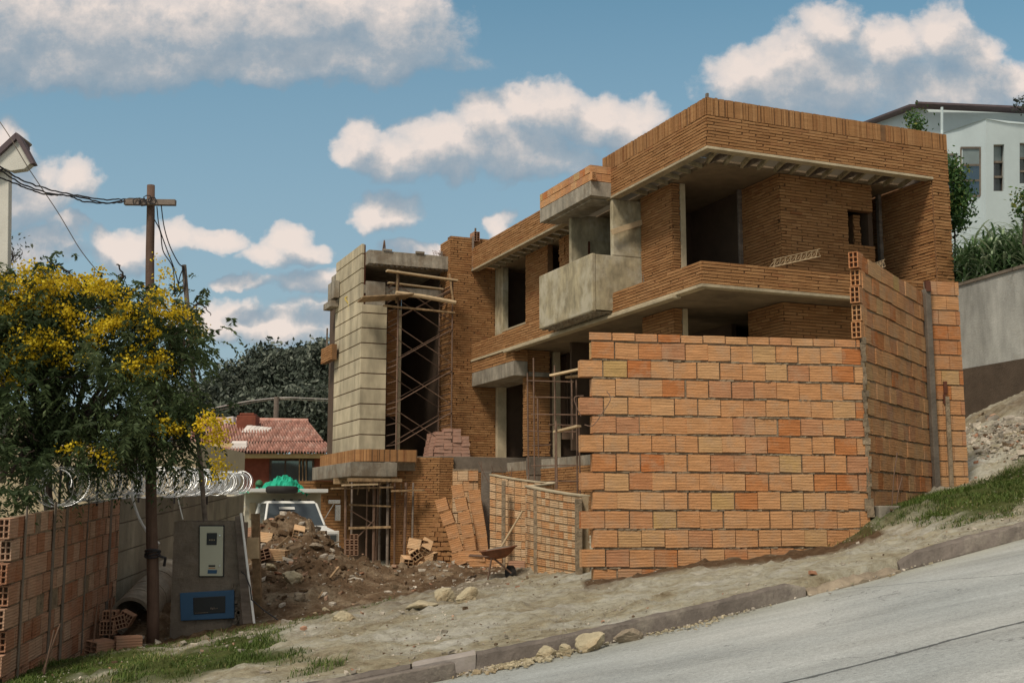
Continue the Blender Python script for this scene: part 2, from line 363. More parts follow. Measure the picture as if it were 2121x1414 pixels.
def gridmesh(name,X,Y,Z,mat,attrs,kind='structure'):
    nx,ny=X.shape; co=np.stack([X,Y,Z],-1).reshape(-1,3)
    i=np.arange(nx-1)[:,None]*ny+np.arange(ny-1)[None,:]; f=np.stack([i,i+ny,i+ny+1,i+1],-1).reshape(-1,4)
    me=bpy.data.meshes.new(name); me.vertices.add(len(co)); me.vertices.foreach_set('co',co.ravel())
    me.loops.add(f.size); me.loops.foreach_set('vertex_index',f.ravel().astype(np.int32)); me.polygons.add(len(f))
    me.polygons.foreach_set('loop_start',np.arange(0,f.size,4,dtype=np.int32)); me.polygons.foreach_set('loop_total',np.full(len(f),4,dtype=np.int32))
    me.update(calc_edges=True)
    for k,a in attrs.items():
        at=me.attributes.new(k,'FLOAT','POINT'); at.data.foreach_set('value',a.ravel().astype(np.float32))
    me.polygons.foreach_set('use_smooth',[True]*len(f)); me.materials.append(mat)
    o=bpy.data.objects.new(name,me); COL.objects.link(o)
    if kind:o['kind']=kind
    return o
def groundmat():
    m,nt=newmat('dusty_site_ground'); v=coords(nt)
    vd=coords(nt,(1,1.7,1)); n1=nse(nt,.9,8,.7,vd,dist=.6); n2=nse(nt,7,8,.75,v); n3=nse(nt,45,6,.8,v)
    base=ramp(nt,n1,[(.3,(.25,.195,.12)),(.43,(.39,.345,.24)),(.55,(.47,.445,.355)),(.7,(.60,.585,.52))])
    base=mixc(nt,base,ramp(nt,n2,[(.3,(.5,.46,.4)),(.52,(1,1,1)),(.75,(1.35,1.35,1.3))]),.9,'MULTIPLY')
    soil=ramp(nt,n2,[(.3,(.07,.04,.022)),(.55,(.135,.085,.048)),(.75,(.24,.17,.11))])
    g=ramp(nt,n2,[(.3,(.045,.06,.015)),(.6,(.10,.115,.035)),(.8,(.17,.14,.07))])
    s=mth(nt,'ADD',attr(nt,'soil'),mth(nt,'MULTIPLY',mth(nt,'SUBTRACT',n1,.5),.5),clamp=True)
    c=mixc(nt,base,soil,s); c=mixc(nt,c,g,attr(nt,'grassy'))
    vo=nt.nodes.new('ShaderNodeTexVoronoi'); vo.inputs['Scale'].default_value=16; nt.links.new(v,vo.inputs['Vector'])
    peb=ramp(nt,vo.outputs['Distance'],[(.0,(1,1,1)),(.16,(1,1,1)),(.2,(0,0,0))])
    sel=mth(nt,'GREATER_THAN',nse(nt,3,3,.6,v),.56); pe=mth(nt,'MULTIPLY',peb,sel)
    c=mixc(nt,c,(.46,.42,.33),mth(nt,'MULTIPLY',pe,.55))
    h=mth(nt,'ADD',mth(nt,'MULTIPLY',n2,1.),mth(nt,'MULTIPLY',n3,.35)); h=mth(nt,'ADD',h,mth(nt,'MULTIPLY',pe,.25))
    pit=mth(nt,'GREATER_THAN',nse(nt,19,4,.7,v),.64); c=mixc(nt,c,(.10,.075,.045),mth(nt,'MULTIPLY',pit,.45))
    out(nt,c,.95,h,1.,.07,spec=.1); return m
M['ground']=groundmat()
gnd=gridmesh('ground',XX,YY,ZZ,M['ground'],{'soil':np.clip(sw+strip(XX,YY),0,1),'grassy':gw})
def roadmat():
    m,nt=newmat('worn_concrete_paving'); v=coords(nt)
    vs=nt.nodes.new('ShaderNodeMapping'); vs.inputs['Rotation'].default_value=(0,0,-R(16.7)); vs.inputs['Scale'].default_value=(.25,1.3,1)
    nt.links.new(v,vs.inputs[0]); n1=nse(nt,1.2,8,.7,vs.outputs[0],dist=.3); n2=nse(nt,30,8,.8,v); n4=nse(nt,.5,4,.5,v); n5=nse(nt,120,3,.8,v)
    c=ramp(nt,n1,[(.28,(.29,.30,.285)),(.45,(.39,.405,.395)),(.62,(.47,.49,.48)),(.8,(.55,.57,.56))])
    c=mixc(nt,c,ramp(nt,n2,[(.3,(.62,)*3),(.7,(1.3,)*3)]),.9,'MULTIPLY')
    c=mixc(nt,c,ramp(nt,n5,[(.3,(.75,)*3),(.7,(1.2,)*3)]),.8,'MULTIPLY')
    c=mixc(nt,c,ramp(nt,n4,[(.35,(.82,.84,.84)),(.65,(1.1,1.08,1.05))]),.8,'MULTIPLY')
    # tar joint and dusty gutter, both where they really lie on the paving (attributes along the kerb)
    c=mixc(nt,c,(.33,.31,.20),mth(nt,'MULTIPLY',attr(nt,'dust'),mth(nt,'MULTIPLY_ADD',n2,1.2,.1),clamp=True))
    wob=mth(nt,'MULTIPLY_ADD',mth(nt,'SUBTRACT',nse(nt,3,5,.7,v),.5),.12,0)
    j=mth(nt,'ABSOLUTE',mth(nt,'ADD',attr(nt,'joint'),wob)); jm=mth(nt,'LESS_THAN',j,mth(nt,'MULTIPLY_ADD',nse(nt,5,4,.7,v),.045,.006))
    j2=mth(nt,'ABSOLUTE',mth(nt,'ADD',attr(nt,'cross'),wob)); jm2=mth(nt,'LESS_THAN',j2,.013)
    jm=mth(nt,'MAXIMUM',jm,mth(nt,'MULTIPLY',jm2,.6))
    st=ramp(nt,nse(nt,1,7,.75,vs.outputs[0],dist=1.5),[(.63,(0,0,0)),(.68,(1,1,1))])
    vc=nt.nodes.new('ShaderNodeTexVoronoi'); vc.feature='DISTANCE_TO_EDGE'; vc.inputs['Scale'].default_value=.55; wv=nt.nodes.new('ShaderNodeVectorMath'); wv.operation='ADD'; nt.links.new(v,wv.inputs[0]); nn_=nt.nodes.new('ShaderNodeTexNoise'); nn_.inputs['Scale'].default_value=2.5; nn_.inputs['Detail'].default_value=6; nt.links.new(v,nn_.inputs['Vector']); nt.links.new(nn_.outputs['Color'],wv.inputs[1]); nt.links.new(wv.outputs[0],vc.inputs['Vector'])
    ck=mth(nt,'MULTIPLY',mth(nt,'LESS_THAN',vc.outputs['Distance'],.0045),mth(nt,'GREATER_THAN',nse(nt,.8,3,.6,v),.52))
    c=mixc(nt,c,(.12,.12,.115),mth(nt,'MULTIPLY',ck,.55))
    spk=mth(nt,'GREATER_THAN',nse(nt,22,3,.6,v),.69); c=mixc(nt,c,(.10,.10,.10),mth(nt,'MULTIPLY',spk,.5))
    c=mixc(nt,c,(.14,.145,.15),mth(nt,'MULTIPLY',st,.5))
    c=mixc(nt,c,(.06,.065,.065),mth(nt,'MULTIPLY',jm,.85))
    h=mth(nt,'ADD',n2,mth(nt,'MULTIPLY',n5,.6)); h=mth(nt,'SUBTRACT',h,mth(nt,'MULTIPLY',jm,.8))
    out(nt,c,.85,h,.8,.012,spec=.25); return m
M['road']=roadmat()
rx=np.concatenate([np.arange(-60,-8,1.),np.arange(-8,12,.1),np.arange(12,60,1.)]); rt=np.concatenate([np.arange(.12,-9,-.1),np.arange(-9,-30,-1.)])
RX,RT=np.meshgrid(rx,rt,indexing='ij'); RY=yk(RX)+RT
RZ=zk(RX)+fb(RX,RY,.7,4,2)*.03-.02
JD=RY-(7.55+.17*RX); CR=(RX-3.2)*1.0+(RT+.0)*.55
gridmesh('road',RX,RY,RZ,M['road'],{'dust':np.exp(-np.maximum(0,-RT)/.35)*(fb(RX,RY,1.5,4,8)+.75),'joint':JD,'cross':np.where((RT>-3.4),CR,9)})
# kerbs
def kerb(name,x0,x1,lab=None,mat=None,h=.155,wt=.15,broken='lr',rough=.02,kind='structure',lean=.05,dz=0):
    mb=MB(); n=int((x1-x0)/.06); prof=[(-.0-lean,-.35),(-lean*.9,.0),(-.005,h*.85),(.02,h*.98),(.05,h+.004),(wt-.03,h+.004),(wt,h*.9),(wt+.02,-.35)]
    vs=[];fs=[];K=len(prof)
    for i in range(n+1):
        x=x0+(x1-x0)*i/n; e=min(i,n-i)
        for k,(d,z) in enumerate(prof):
            q=Vector((x*4,d*6,z*6)); a=noise.noise(q)*rough; b=noise.noise(q*2.3+Vector((5,5,5)))*rough*.7
            zz=z
            if z>0 and ((i<4 and 'l' in broken) or (n-i<4 and 'r' in broken)): zz=z*(.55+.11*e)+noise.noise(q*2)*.03
            xx=x+ (noise.noise(q)*.03 if e<1 else 0)
            yy=float(yk(x))+d+a+.02*noise.noise(Vector((x*.5,0,0)))
            vs.append((xx,yy,float(zk(x))+dz+zz+b-.012))
        if i:
            for k in range(K-1): fs.append(((i-1)*K+k,i*K+k,i*K+k+1,(i-1)*K+k+1))
    fs.append(tuple(range(K))); fs.append(tuple(range(n*K,n*K+K))[::-1])
    mb.mesh(vs,fs); o=mb.build(name,mat or M['kerb'],smooth=False,loc=(round(x0,2),float(yk(x0)),float(zk(x0)))); o['kind']=kind; return o
M['kerb']=simple('weathered_kerb_concrete',(.155,.13,.11),.35,3,bs=1,bd=.02,bscale=22,dirt=(.34,.30,.24))
M['kerbw']=simple('faded_white_paint',(.34,.30,.27),.2,5,bs=.8,bd=.01,bscale=25,dirt=(.3,.26,.2))
kerb('kerb',-14,-.92,broken=''); kerb('kerb',-.33,2.95,broken='r'); kerb('kerb',4.02,20,broken='l')
kerb('kerb',-.90,-.34,mat=M['kerbw'],h=.17,wt=.16,broken='',rough=.006,lean=.02)
# low crumbled stretch between the kerb ends
kerb('kerb',2.97,4.0,h=.055,wt=.2,rough=.06,mat=M['rockg'],lean=.12)

# ------------------------------------------------------------------ the unfinished house (local frame: x along the street front, y back)
C0=P(1465,305,25.0)
H=empty('unfinished_brick_house',(C0.x,C0.y,0),'two storey unfinished brick house with deep roof fascia, open window holes and balcony box','house',rz=math.atan2(.3874,.9219))
HMAT=Matrix.Translation((C0.x,C0.y,0))@Matrix.Rotation(math.atan2(.3874,.9219),4,'Z')
def hw(a,b,z): return HMAT@Vector((a,b,z))
BM=[M['brick'],M['mortar_b']]
NL=(-1,0); NF=(0,-1)
BL,BH=.36,.0735
def hp(name,segs,par=H,lab=None,**k):
    mb=MB(); kw=dict(bl=BL,bh=BH,jh=.019,jv=.0035,rag=.25,jr=.03,outp=.023,th=.16,jit=.006); kw.update(k)
    for s_ in segs:
        kk=dict(kw); 
        if len(s_)>5: kk.update(s_[5])
        panel(mb,s_[0],s_[1],s_[2],s_[3],s_[4],**kk)
    o=mb.build(name,BM,par,local=True)
    if lab:o['label']=lab
    return o
def hb(name,boxes,mat,par=H,bevel=.008,lab=None):
    mb=MB()
    for b in boxes: mb.box(*b)
    o=mb.build(name,mat,par,local=True,bevel=bevel)
    if lab:o['label']=lab
    return o
hp('roof_fascia',[((0,0),(6.75,0),7.94,8.64,NF),((0,14.42),(0,0),7.94,8.64,NL)])
hp('soldier_course',[((0,0),(6.75,0),8.645,9.05,NF),((0,4.95),(0,0),8.645,9.05,NL),((6.75,.0),(6.75,4.95),8.645,9.05,(1,0))],bl=.078,bh=.405,jh=.006,jv=.016,outp=.022)
hb('fascia_trim',[(-.035,6.27,-.035,.19,7.875,7.936),(-.035,.19,.192,14.42,7.876,7.937)],M['trim'])
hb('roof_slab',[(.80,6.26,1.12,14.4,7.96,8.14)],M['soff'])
hb('roof_sheet',[(.2,6.2,.2,1.1,8.06,8.064),(.2,.79,1.12,14.4,8.061,8.065)],M['sheet'],bevel=0)
for i in range(13):
    a=.55+.46*i; m=MB(); m.obox((a,.66,7.985),(.035,0,0),(.16,.46,0),(0,0,.05)); m.build('joist',M['render'],H,local=True)
    if i%2==0:
        m=MB(); m.box(a+.2,a+.23,.22,1.1,7.93,8.05); m.build('joist',M['poleg'],H,local=True)
for i in range(25):
    b=1.4+.52*i
    if 4.4<b<7.8: continue
    m=MB(); m.obox((.49,b,7.985),(.29,.08,0),(0,.035,0),(0,0,.05)); m.build('joist',M['render'],H,local=True)
# upper storey
hp('front_wall',[((2.72,1.2),(5.43,1.2),7.28,7.95,NF),((2.72,1.2),(4.68,1.2),6.42,7.28,NF),((2.72,1.2),(5.46,1.2),4.99,6.42,NF),
  ((2.72,2.75),(2.72,1.2),4.99,7.95,NL),((5.12,1.55),(5.32,1.55),6.43,7.27,NF,dict(outp=.03,jit=.02))],bl=.30,jit=.008)
hb('window_post',[(2.60,2.70,2.72,2.8,5.0,7.95)],M['poleg'])
hp('side_wall',[((.8,4.42),(.8,2.88),4.99,7.95,NL),((.8,2.88),(1.0,2.88),4.99,7.95,NF)],bh=.066)
hb('column',[(1.01,1.15,2.84,3.02,5.0,7.955)],M['trim']); 
hb('column',[(6.14,6.24,1.78,1.9,5.0,7.95)],M['poleg'])
hp('right_wall',[((6.26,2.6),(6.26,0.03),1.7,7.93,NL),((6.26,0),(6.75,0),-.6,7.94,NF),((6.26,14.3),(6.26,2.6),4.9,7.93,NL,dict(outp=.01))],bh=.0745,bl=.3,jit=.011,jh=.02,outp=.026)
hb('right_wall_core',[(6.44,6.73,.17,14.4,-.6,9.03),(6.3,6.44,.17,.19,-.6,1.7)],M['mortar_b'])
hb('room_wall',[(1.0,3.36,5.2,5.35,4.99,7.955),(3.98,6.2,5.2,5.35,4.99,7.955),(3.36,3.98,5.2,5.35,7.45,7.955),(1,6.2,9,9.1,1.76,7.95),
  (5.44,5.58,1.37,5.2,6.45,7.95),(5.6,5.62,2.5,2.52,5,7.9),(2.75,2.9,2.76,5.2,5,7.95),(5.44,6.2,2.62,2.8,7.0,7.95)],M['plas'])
mb=MB(); vs=[hw(0,0,0)]; mb=MB(); mb.tube([(3.75,4.4,7.93),(3.75,4.4,7.955)],.14,20); mb.build('ceiling_rose',M['trim'],H,local=True)
# floor band and slab
hp('floor_band',[((0,.33),(6.25,.33),4.94,5.45,NF),((0,14.42),(0,.33),4.94,5.45,NL)])
hb('band_trim',[(-.04,6.25,.29,.52,4.865,4.935),(-.04,.19,.522,14.42,4.866,4.936)],M['trim'])
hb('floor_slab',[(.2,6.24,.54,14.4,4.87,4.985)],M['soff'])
hb('drip_ledge',[(-.13,.1,1.4,11.42,4.795,4.862)],M['trim'])
# bay with rendered balcony box
def rbox(name,a0,a1,b0,b1,z0,z1,mat,bev=.05,lab=None):
    mb=MB(); mb.box(a0,a1,b0,b1,z0,z1); o=mb.build(name,mat,H,local=True,bevel=bev)
    if lab:o['label']=lab
    return o
rbox('balcony_front',-.6,-.48,4.47,7.7,4.95,6.42,M['render'],.03)
bal=hb('balcony_side',[(-.479,.83,4.475,4.6,4.99,6.40),(-.479,.1,7.57,7.695,4.99,6.4),(-.47,.1,4.61,7.56,5.0,5.1)],M['render'],bevel=.01)
mb=MB()
vs=[(-.59+.6*i/12,4.49+3.18*j/60,(4.965 if (i in(0,12) or j in(0,60)) else 4.935+.045*noise.noise(Vector((i*.9,j*.6,0))))) for j in range(61) for i in range(13)]
mb.mesh(vs,[(j*13+i,j*13+i+1,j*13+i+14,j*13+i+13) for j in range(60) for i in range(12)])
mb.build('rough_underside',M['conc'],H,local=True)
hb('bay_wall',[(0.0,.84,4.47,4.62,6.405,7.87)],M['render'],bevel=.02)
hb('bay_back_wall',[(-.14,1.2,6.6,6.74,6.1,7.96)],M['render'],bevel=.015)
hb('wall_slot',[(.36,.42,6.585,6.61,6.3,7.25)],M['hole'],bevel=0)
hb('canopy_slab',[(-.6,.0,4.5,7.62,7.90,8.28),(-.45,.2,4.75,7.3,7.86,7.9)],M['conc'],bevel=.012)
mb=MB(); panel(mb,(-.58,7.6),(-.58,4.52),8.285,8.70,NL,.33,.2,outp=.02,th=.1,jit=.006); panel(mb,(-.58,4.52),(.02,4.52),8.285,8.70,NF,.3,.2,outp=.02,th=.1)
hollow(mb,(-.55,4.45,8.39),(.055,0,0),(0,.06,0),(0,0,.1),2,4)
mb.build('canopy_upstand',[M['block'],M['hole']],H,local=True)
# left wing, upper storey
hp('wing_wall',[((.8,11.8),(.8,10.15),5.45,7.95,NL),((.8,9.3),(.8,7.1),4.99,7.95,NL),((.8,9.28),(.8,8.9),4.99,7.9,NL,dict(outp=.05,jit=.03)),((.8,13.7),(.8,9.3),4.99,5.8,NL)])
hb('column',[(.8,1.0,13.72,14.38,5.0,7.955)],M['render'])
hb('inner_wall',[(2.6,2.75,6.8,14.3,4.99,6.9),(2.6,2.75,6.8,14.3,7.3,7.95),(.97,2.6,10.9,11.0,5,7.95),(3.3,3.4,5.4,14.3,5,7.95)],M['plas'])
hb('window_ledge',[(.78,.98,11.82,13.7,5.8,5.86)],M['trim'])
# stair tower
hp('tower_wall',[((-.75,14.45),(1.2,14.45),1.76,8.93,NF),((-.75,15.4),(-.75,14.45),1.76,8.93,NL),((-.75,14.45),(.9,14.45),8.93,9.02,NF)],bl=.24,th=.3,bh=.076)
hb('corner_strip',[(-.02,.02,14.30,14.42,7.9,9.05)],M['poleg'])
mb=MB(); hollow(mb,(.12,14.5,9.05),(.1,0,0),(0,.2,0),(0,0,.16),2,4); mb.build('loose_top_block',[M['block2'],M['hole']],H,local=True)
# ground floor
hp('lower_wall',[((.8,4.42),(.8,2.88),1.6,4.86,NL),((.8,2.88),(1.0,2.88),1.6,4.86,NF),((2.72,1.2),(6.25,1.2),1.6,4.86,NF),((2.72,2.6),(2.72,1.2),1.6,4.86,NL),
  ((.49,11.0),(1.22,11.0),1.68,4.86,NF,dict(bl=.28)),((.49,11.3),(.49,11.0),1.68,4.86,NL)])
hb('lower_column',[(1.01,1.15,2.84,3.02,1.6,4.86),],M['trim'])
hb('lower_column',[(1.37,1.58,10.98,11.15,1.6,4.86)],M['trim']); hb('lower_column',[(.84,1.16,14.25,14.42,1.76,4.86)],M['trim'])
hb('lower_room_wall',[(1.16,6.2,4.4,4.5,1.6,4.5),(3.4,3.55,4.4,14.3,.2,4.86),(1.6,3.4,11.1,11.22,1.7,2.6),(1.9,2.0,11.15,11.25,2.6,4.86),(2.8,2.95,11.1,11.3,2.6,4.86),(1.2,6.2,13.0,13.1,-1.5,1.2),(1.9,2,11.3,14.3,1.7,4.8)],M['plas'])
hb('entry_slab',[(0.0,.46,10.9,14.40,4.06,4.50),(.46,1.2,10.95,14.40,4.06,4.2)],M['conc'],bevel=.012)
hp('entry_upstand',[((.02,14.4),(.02,10.92),4.5,4.86,NL),((.02,10.92),(.46,10.92),4.5,4.86,NF)],bh=.09)
hb('base_beam',[(-1.35,1.9,13.7,13.9,1.28,1.76),(.5,3.4,10.9,11.15,1.12,1.66),(.5,1.35,10.92,11.1,.3,1.12)],M['concd'],bevel=.012)
mb=MB()
for (x0,x1,z0,z1) in ((1.62,2.5,2.2,2.62),): panel(mb,(x0,10.98),(x1,10.98),z0,z1,NF,.33,.21,outp=.02,th=.08)
mb.build('block_infill',[M['block2'],M['mortar']],H,local=True)
hb('platform',[(-2.7,6.2,13.92,18.5,1.3,1.75),(.9,6.2,1.3,13.6,1.3,1.58),(-3.6,-2.7,14.2,18.5,1.52,1.56)],M['conc'])
hp('base_wall',[((-2.72,14.25),(-1.35,13.62),-1.9,1.72,(-.42,-.9)),((-1.35,13.62),(.9,13.68),-1.9,1.27,NF),((-1.35,13.62),(-.9,13.63),1.28,1.72,NF),((.9,13.6),(.9,3),-1.2,1.3,NL)],bl=.22,bh=.074,jit=.008,outp=.026,rag=.2)
# clad pillar
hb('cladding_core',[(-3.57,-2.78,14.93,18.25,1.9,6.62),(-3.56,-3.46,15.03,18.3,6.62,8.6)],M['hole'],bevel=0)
mb=MB(); z=1.98; i=0
while z<8.6:
    h=.455; z1=min(z+h,8.62)
    r=random.random()
    if z<6.5:
        mb.box(-3.6,-2.75,14.9,14.99,z,min(z1,6.62),r); mb.box(-3.6,-3.51,14.992,18.28,z,z1,r)
    else: mb.box(-3.6,-3.51,15.0,18.3,z,z1-.0,r)
    z+=.487
mb.build('cladding',M['clad'],H,local=True,bevel=.008)
hb('tower_roof_slab',[(-3.46,-.77,14.62,19.5,7.92,8.36),(-3.0,-2.7,14.58,14.62,8.36,8.42),(-1.9,-1.6,14.58,14.65,8.36,8.44),(-3.5,-.8,15.0,15.2,7.0,7.28),(-3.80,-3.62,17.7,18.6,7.3,7.9),(-3.90,-3.62,17.8,18.8,7.0,7.22),(-3.44,-2.8,14.95,15.2,6.63,7.4)],M['conc'])
hp('far_fascia',[((-3.85,19.1),(-3.85,17.6),5.15,5.68,NL)])
mb=MB(); 
for i in range(16): 
    a=-3.4+.17*i; mb.box(a,a+.08,14.66,14.8,7.86+.03*random.random(),7.921)
mb.build('slab_drip',M['concd'],H,local=True)
hb('back_wall',[(1.2,6.25,14.43,14.55,1.76,8.12)],M['plas'])
hb('tower_back_wall',[(-3.4,-.8,19.6,19.8,1.7,8.0),(-.8,-.6,15.4,19.6,1.76,8.2),(-3.46,-3.4,18.3,19.6,1.7,8)],M['plas'])
hp('back_pier',[((-2.77,15.5),(-2.22,15.5),3.1,6.62,NF)])
hb('back_column',[(-2.2,-2.08,15.45,15.6,1.76,6.62)],M['trim'])
hp('low_parapet',[((-3.62,13.62),(-2.1,13.62),1.56,1.93,NF),((-3.98,18.4),(-3.98,14.0),1.56,1.93,NL),((-3.98,14.0),(-3.62,13.62),1.56,1.93,(-.72,-.69))],bl=.08,bh=.37,jh=.006,jv=.008,outp=.012,jit=.005)
hb('terrace_slab',[(-4.2,-2.73,13.62,18.6,1.1,1.53)],M['conc'],bevel=.012)
hb('under_slab_timber',[(-4.3,-2.6,13.5,13.62,.94,1.04),(-4.1,-2.8,14.2,14.3,.9,1.08),(-4.3,-2.7,15.2,15.3,.9,1.08)],M['wood'])
hp('under_wall',[((-4.6,18.7),(-2.6,18.7),-1.9,1.08,NF)],bl=.24,bh=.1,outp=.015)
hb('under_door',[(-3.0,-.9,17.9,18.0,-1.9,1.28)],M['plas'])
# starter bars
for (a,b,z0,h) in ((.05,.05,9.0,.16),(.3,.1,9.0,.1),(-.2+.3,14.42,9.0,.35),(-2.95,14.7,8.36,.3),(-3.80,18.6,5.66,.7),(-.95,14.8,8.3,.25)):
    m=MB(); m.beam((a,b,z0-.05),(a+.01,b,z0+h),.07 if h<.3 else .05,.05); m.build('starter_bar',M['poleg'],H,local=True)
m=MB()
for i in range(9): m.tube([(-1.15+.05*i,14.9,8.33),(-1.2+.09*random.random()*i,14.9+.1*random.random(),8.5+.14*random.random()),(-.95+.03*i,14.9,8.45)],.009,5)
for q in range(-1,2): m.tube([(-2.95+.06*q,14.66,8.36),(-2.95+.01*q,14.66,8.72)],.011,5)
m.build('rebar_tangle',M['steel'],H,local=True)
# ------------------------------------------------------------------ boundary walls of hollow clay block
def shear(mb,k,y0):
    mb.v=[(x,y,z+k*(y-y0)) for x,y,z in mb.v]
KM=[M['block'],M['mortar'],M['hole']]
PZ=.2504; BLK=.328
bw=empty('block_boundary_wall',(.90,15.72,-.97),'tall new boundary wall of orange hollow blocks with a toothed left end','wall')
A_=Vector((.90,15.72));B_=Vector((4.92,16.46)); Uf=(B_-A_).normalized(); Nf=(Uf.y,-Uf.x)
mb=MB(); z0=2.29-14*PZ
def cutf(x,z): 
    row=int((2.29-z)/PZ); 
    return not (x<.12)
panel(mb,A_,B_,z0,2.29,Nf,BLK,PZ,jh=.030,jv=.016,outp=.022,jit=.010,cut=cutf,wob=.006,rag=.30,jr=.009)
panel(mb,A_+Uf*.03,B_-Uf*.05,2.292,2.405,Nf,BLK*.98,.113,jh=.012,jv=.02,outp=.02,jit=.01,cut=lambda x,z:x>.08,wob=.006,start=.1)
def slab(mb,A,B,n,f,b,z0,z1,m=1,r=.5):
    A,B=Vector((*A,0)),Vector((*B,0));n=Vector((*n,0)); Z=lambda z:Vector((0,0,z))
    mb.hexa([A+n*f+Z(z0),B+n*f+Z(z0),B-n*b+Z(z0),A-n*b+Z(z0),A+n*f+Z(z1),B+n*f+Z(z1),B-n*b+Z(z1),A-n*b+Z(z1)],r,m)
slab(mb,A_+Uf*.19,B_,Nf,0,.10,z0,2.30); slab(mb,A_+Uf*.2,B_,Nf,0,.098,2.301,2.385)
nc=14
for i in range(nc):
    za=z0+i*PZ; odd=i%2
    s0=.172 if odd else .012
    slab(mb,A_+Uf*s0,A_+Uf*(s0+.2),Nf,-.0,.125,za+.014,za+PZ-.012,0,random.random())
    # lumps of mortar squeezed out
for i in range(420):
    row=random.randint(1,13); x=random.uniform(.2,4.0); p=Vector((A_.x+Uf.x*x,A_.y+Uf.y*x,z0+row*PZ))+Vector((Nf[0],Nf[1],0))*.004
    mb.obox(p,(random.uniform(.02,.07),0,0),(0,.012,0),(0,0,random.uniform(.006,.014)),.5,1)
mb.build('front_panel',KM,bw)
# side run
A2=Vector((4.95,16.50));B2=Vector((6.82,19.36));Us=(B2-A2).normalized();Ns=(Us.y,-Us.x)
mb=MB(); panel(mb,A2,B2,z0+PZ*0,2.29+PZ*5+.10,Ns,BLK,PZ,jh=.028,jv=.014,rag=.3,jr=.008,outp=.02,jit=.010,cut=lambda x,z:z>-.6,wob=.004)
slab(mb,A2+Us*.0,B2,Ns,0,.11,z0,2.29); slab(mb,A2+Us*.1,B2,Ns,0,.11,2.29,3.63)
for i in range(5):
    zc=2.42+PZ*i+.125+.0; off=(-.02 if i%2 else -.07)
    c=Vector((A2.x+Us.x*(off+.06),A2.y+Us.y*(off+.06),zc))-Vector((Ns[0],Ns[1],0))*.05
    hollow(mb,c,Vector((Ns[0],Ns[1],0))*.068,Vector((Us.x,Us.y,0))*.13,Vector((0,0,.116)),2,3,wall=.014)
mb.build('side_panel',[M['block'],M['mortar'],M['hole']],bw)
mb=MB()
for i in range(30):
    zz=-.05+i*.083
    w_=random.uniform(.015,.05)*(1 if (i//3)%2 else 1.5); mb.obox((4.925+random.uniform(-.012,.012),16.475+random.uniform(-.008,.008),zz+.04),(w_,.012,0),(0,.05,0),(0,0,.045),None,0)
mb.build('corner_mortar',M['mortar'],bw)
A3=Vector((6.94,19.42));B3=Vector((7.49,19.55));U3=(B3-A3).normalized();N3=(U3.y,-U3.x)
mb=MB(); panel(mb,A3,B3,.34,.34+14*PZ,N3,BLK,PZ,jh=.022,jv=.012,outp=.018,jit=.006,cut=lambda x,z:True,wob=.003)
slab(mb,A3,B3-U3*.01,N3,0,.12,.0,.33+14*PZ); 
mb.build('return_panel',[M['block'],M['mortar']],bw)
mb=MB(); mb.obox((7.17,19.44,1.15),(.035,.006,0),(0,.03,0),(0,0,.75)); mb.build('conduit_patch',M['mortar'],bw)
mb=MB(); mb.obox((7.15,19.44,2.05),(.03,0,0),(0,.03,0),(0,0,.10)); mb.obox((7.13,19.44,1.86),(.022,0,0),(0,.03,0),(0,0,.08)); mb.build('broken_hole',M['hole'],bw)
mb=MB(); mb.obox((6.88,19.33,1.95),(.05,.02,0),(-.02,.05,0),(0,0,1.72)); mb.build('tie_column',M['concd'],bw,bevel=.01)
mb=MB(); mb.obox((6.9,19.3,3.72),(.04,0,0),(0,.04,0),(0,.01,.09)); mb.build('column_cap',M['hole'],bw)
mb=MB(); mb.obox((5.20,16.55,-.02),(.17,.05,0),(-.02,.08,0),(0,0,.12)); mb.build('footing',M['conc'],bw,bevel=.015)
for (x,y,h) in ((5.35,16.85,.85),(5.42,16.9,.5)):
    m=MB(); m.tube([(x,y,0.0),(x+.05,y-.02,h*.6),(x+.12,y,h)],.008,6); tag(m.build('bent_rebar',M['steel'],loc=(x,y,0)),('taller' if h>.6 else 'shorter')+' bent rebar at the foot of the block wall\'s right hand run','rebar',group='rebars by the side wall')
# left hollow block wall
lw=empty('old_block_wall',(-5.66,13.45,-1.9),'dull brown hollow block wall in the lower left corner with open toothed end','wall')
A4=Vector((-5.66,13.45));B4=Vector((-6.13,18.62));U4=(B4-A4).normalized();N4=(U4.y,-U4.x)
mb=MB(); zt=-.05; nr=9
def cut4(x,z): return x>.12 and not (z>zt-PZ*1 and x<.8+0*z and z>zt-.0)
panel(mb,A4,B4,zt-nr*PZ,zt+.0,N4,.30,PZ,jh=.02,jv=.016,outp=.015,jit=.012,cut=lambda x,z:x>.10,wob=.006)
slab(mb,A4+U4*.22,B4,N4,0,.1,zt-nr*PZ,zt-.01)
for i in range(nr):
    zc=zt-(i+.5)*PZ; off=.0 if i%2==0 else .10
    hollow(mb,Vector((A4.x+U4.x*(.14+off)-.045,A4.y+U4.y*(.14+off),zc)),Vector((.066,0,0)),Vector((U4.x,U4.y,0))*.15,Vector((0,0,.112)),2,3,wall=.014)
shear(mb,.055,13.45); mb.build('block_panel',[M['block2'],M['mortar'],M['hole']],lw)
for (t,w_) in ((.55,.03),(1.7,.045),(2.25,.05),(3.3,.02),(4.6,.07)):
    c=A4+U4*t; mb=MB(); mb.obox((c.x+.028,c.y,-1.02+.055*t),(.006,0,0),(0,w_*.7,0),(0,0,1.07)); mb.build('tie_column',M['concd'],lw)
mb=MB()
panel(mb,(-6.6,13.3),(-5.95,14.2),-2.1,-.25,(-.1+.8,-.6),.3,PZ,outp=.015,jit=.008)
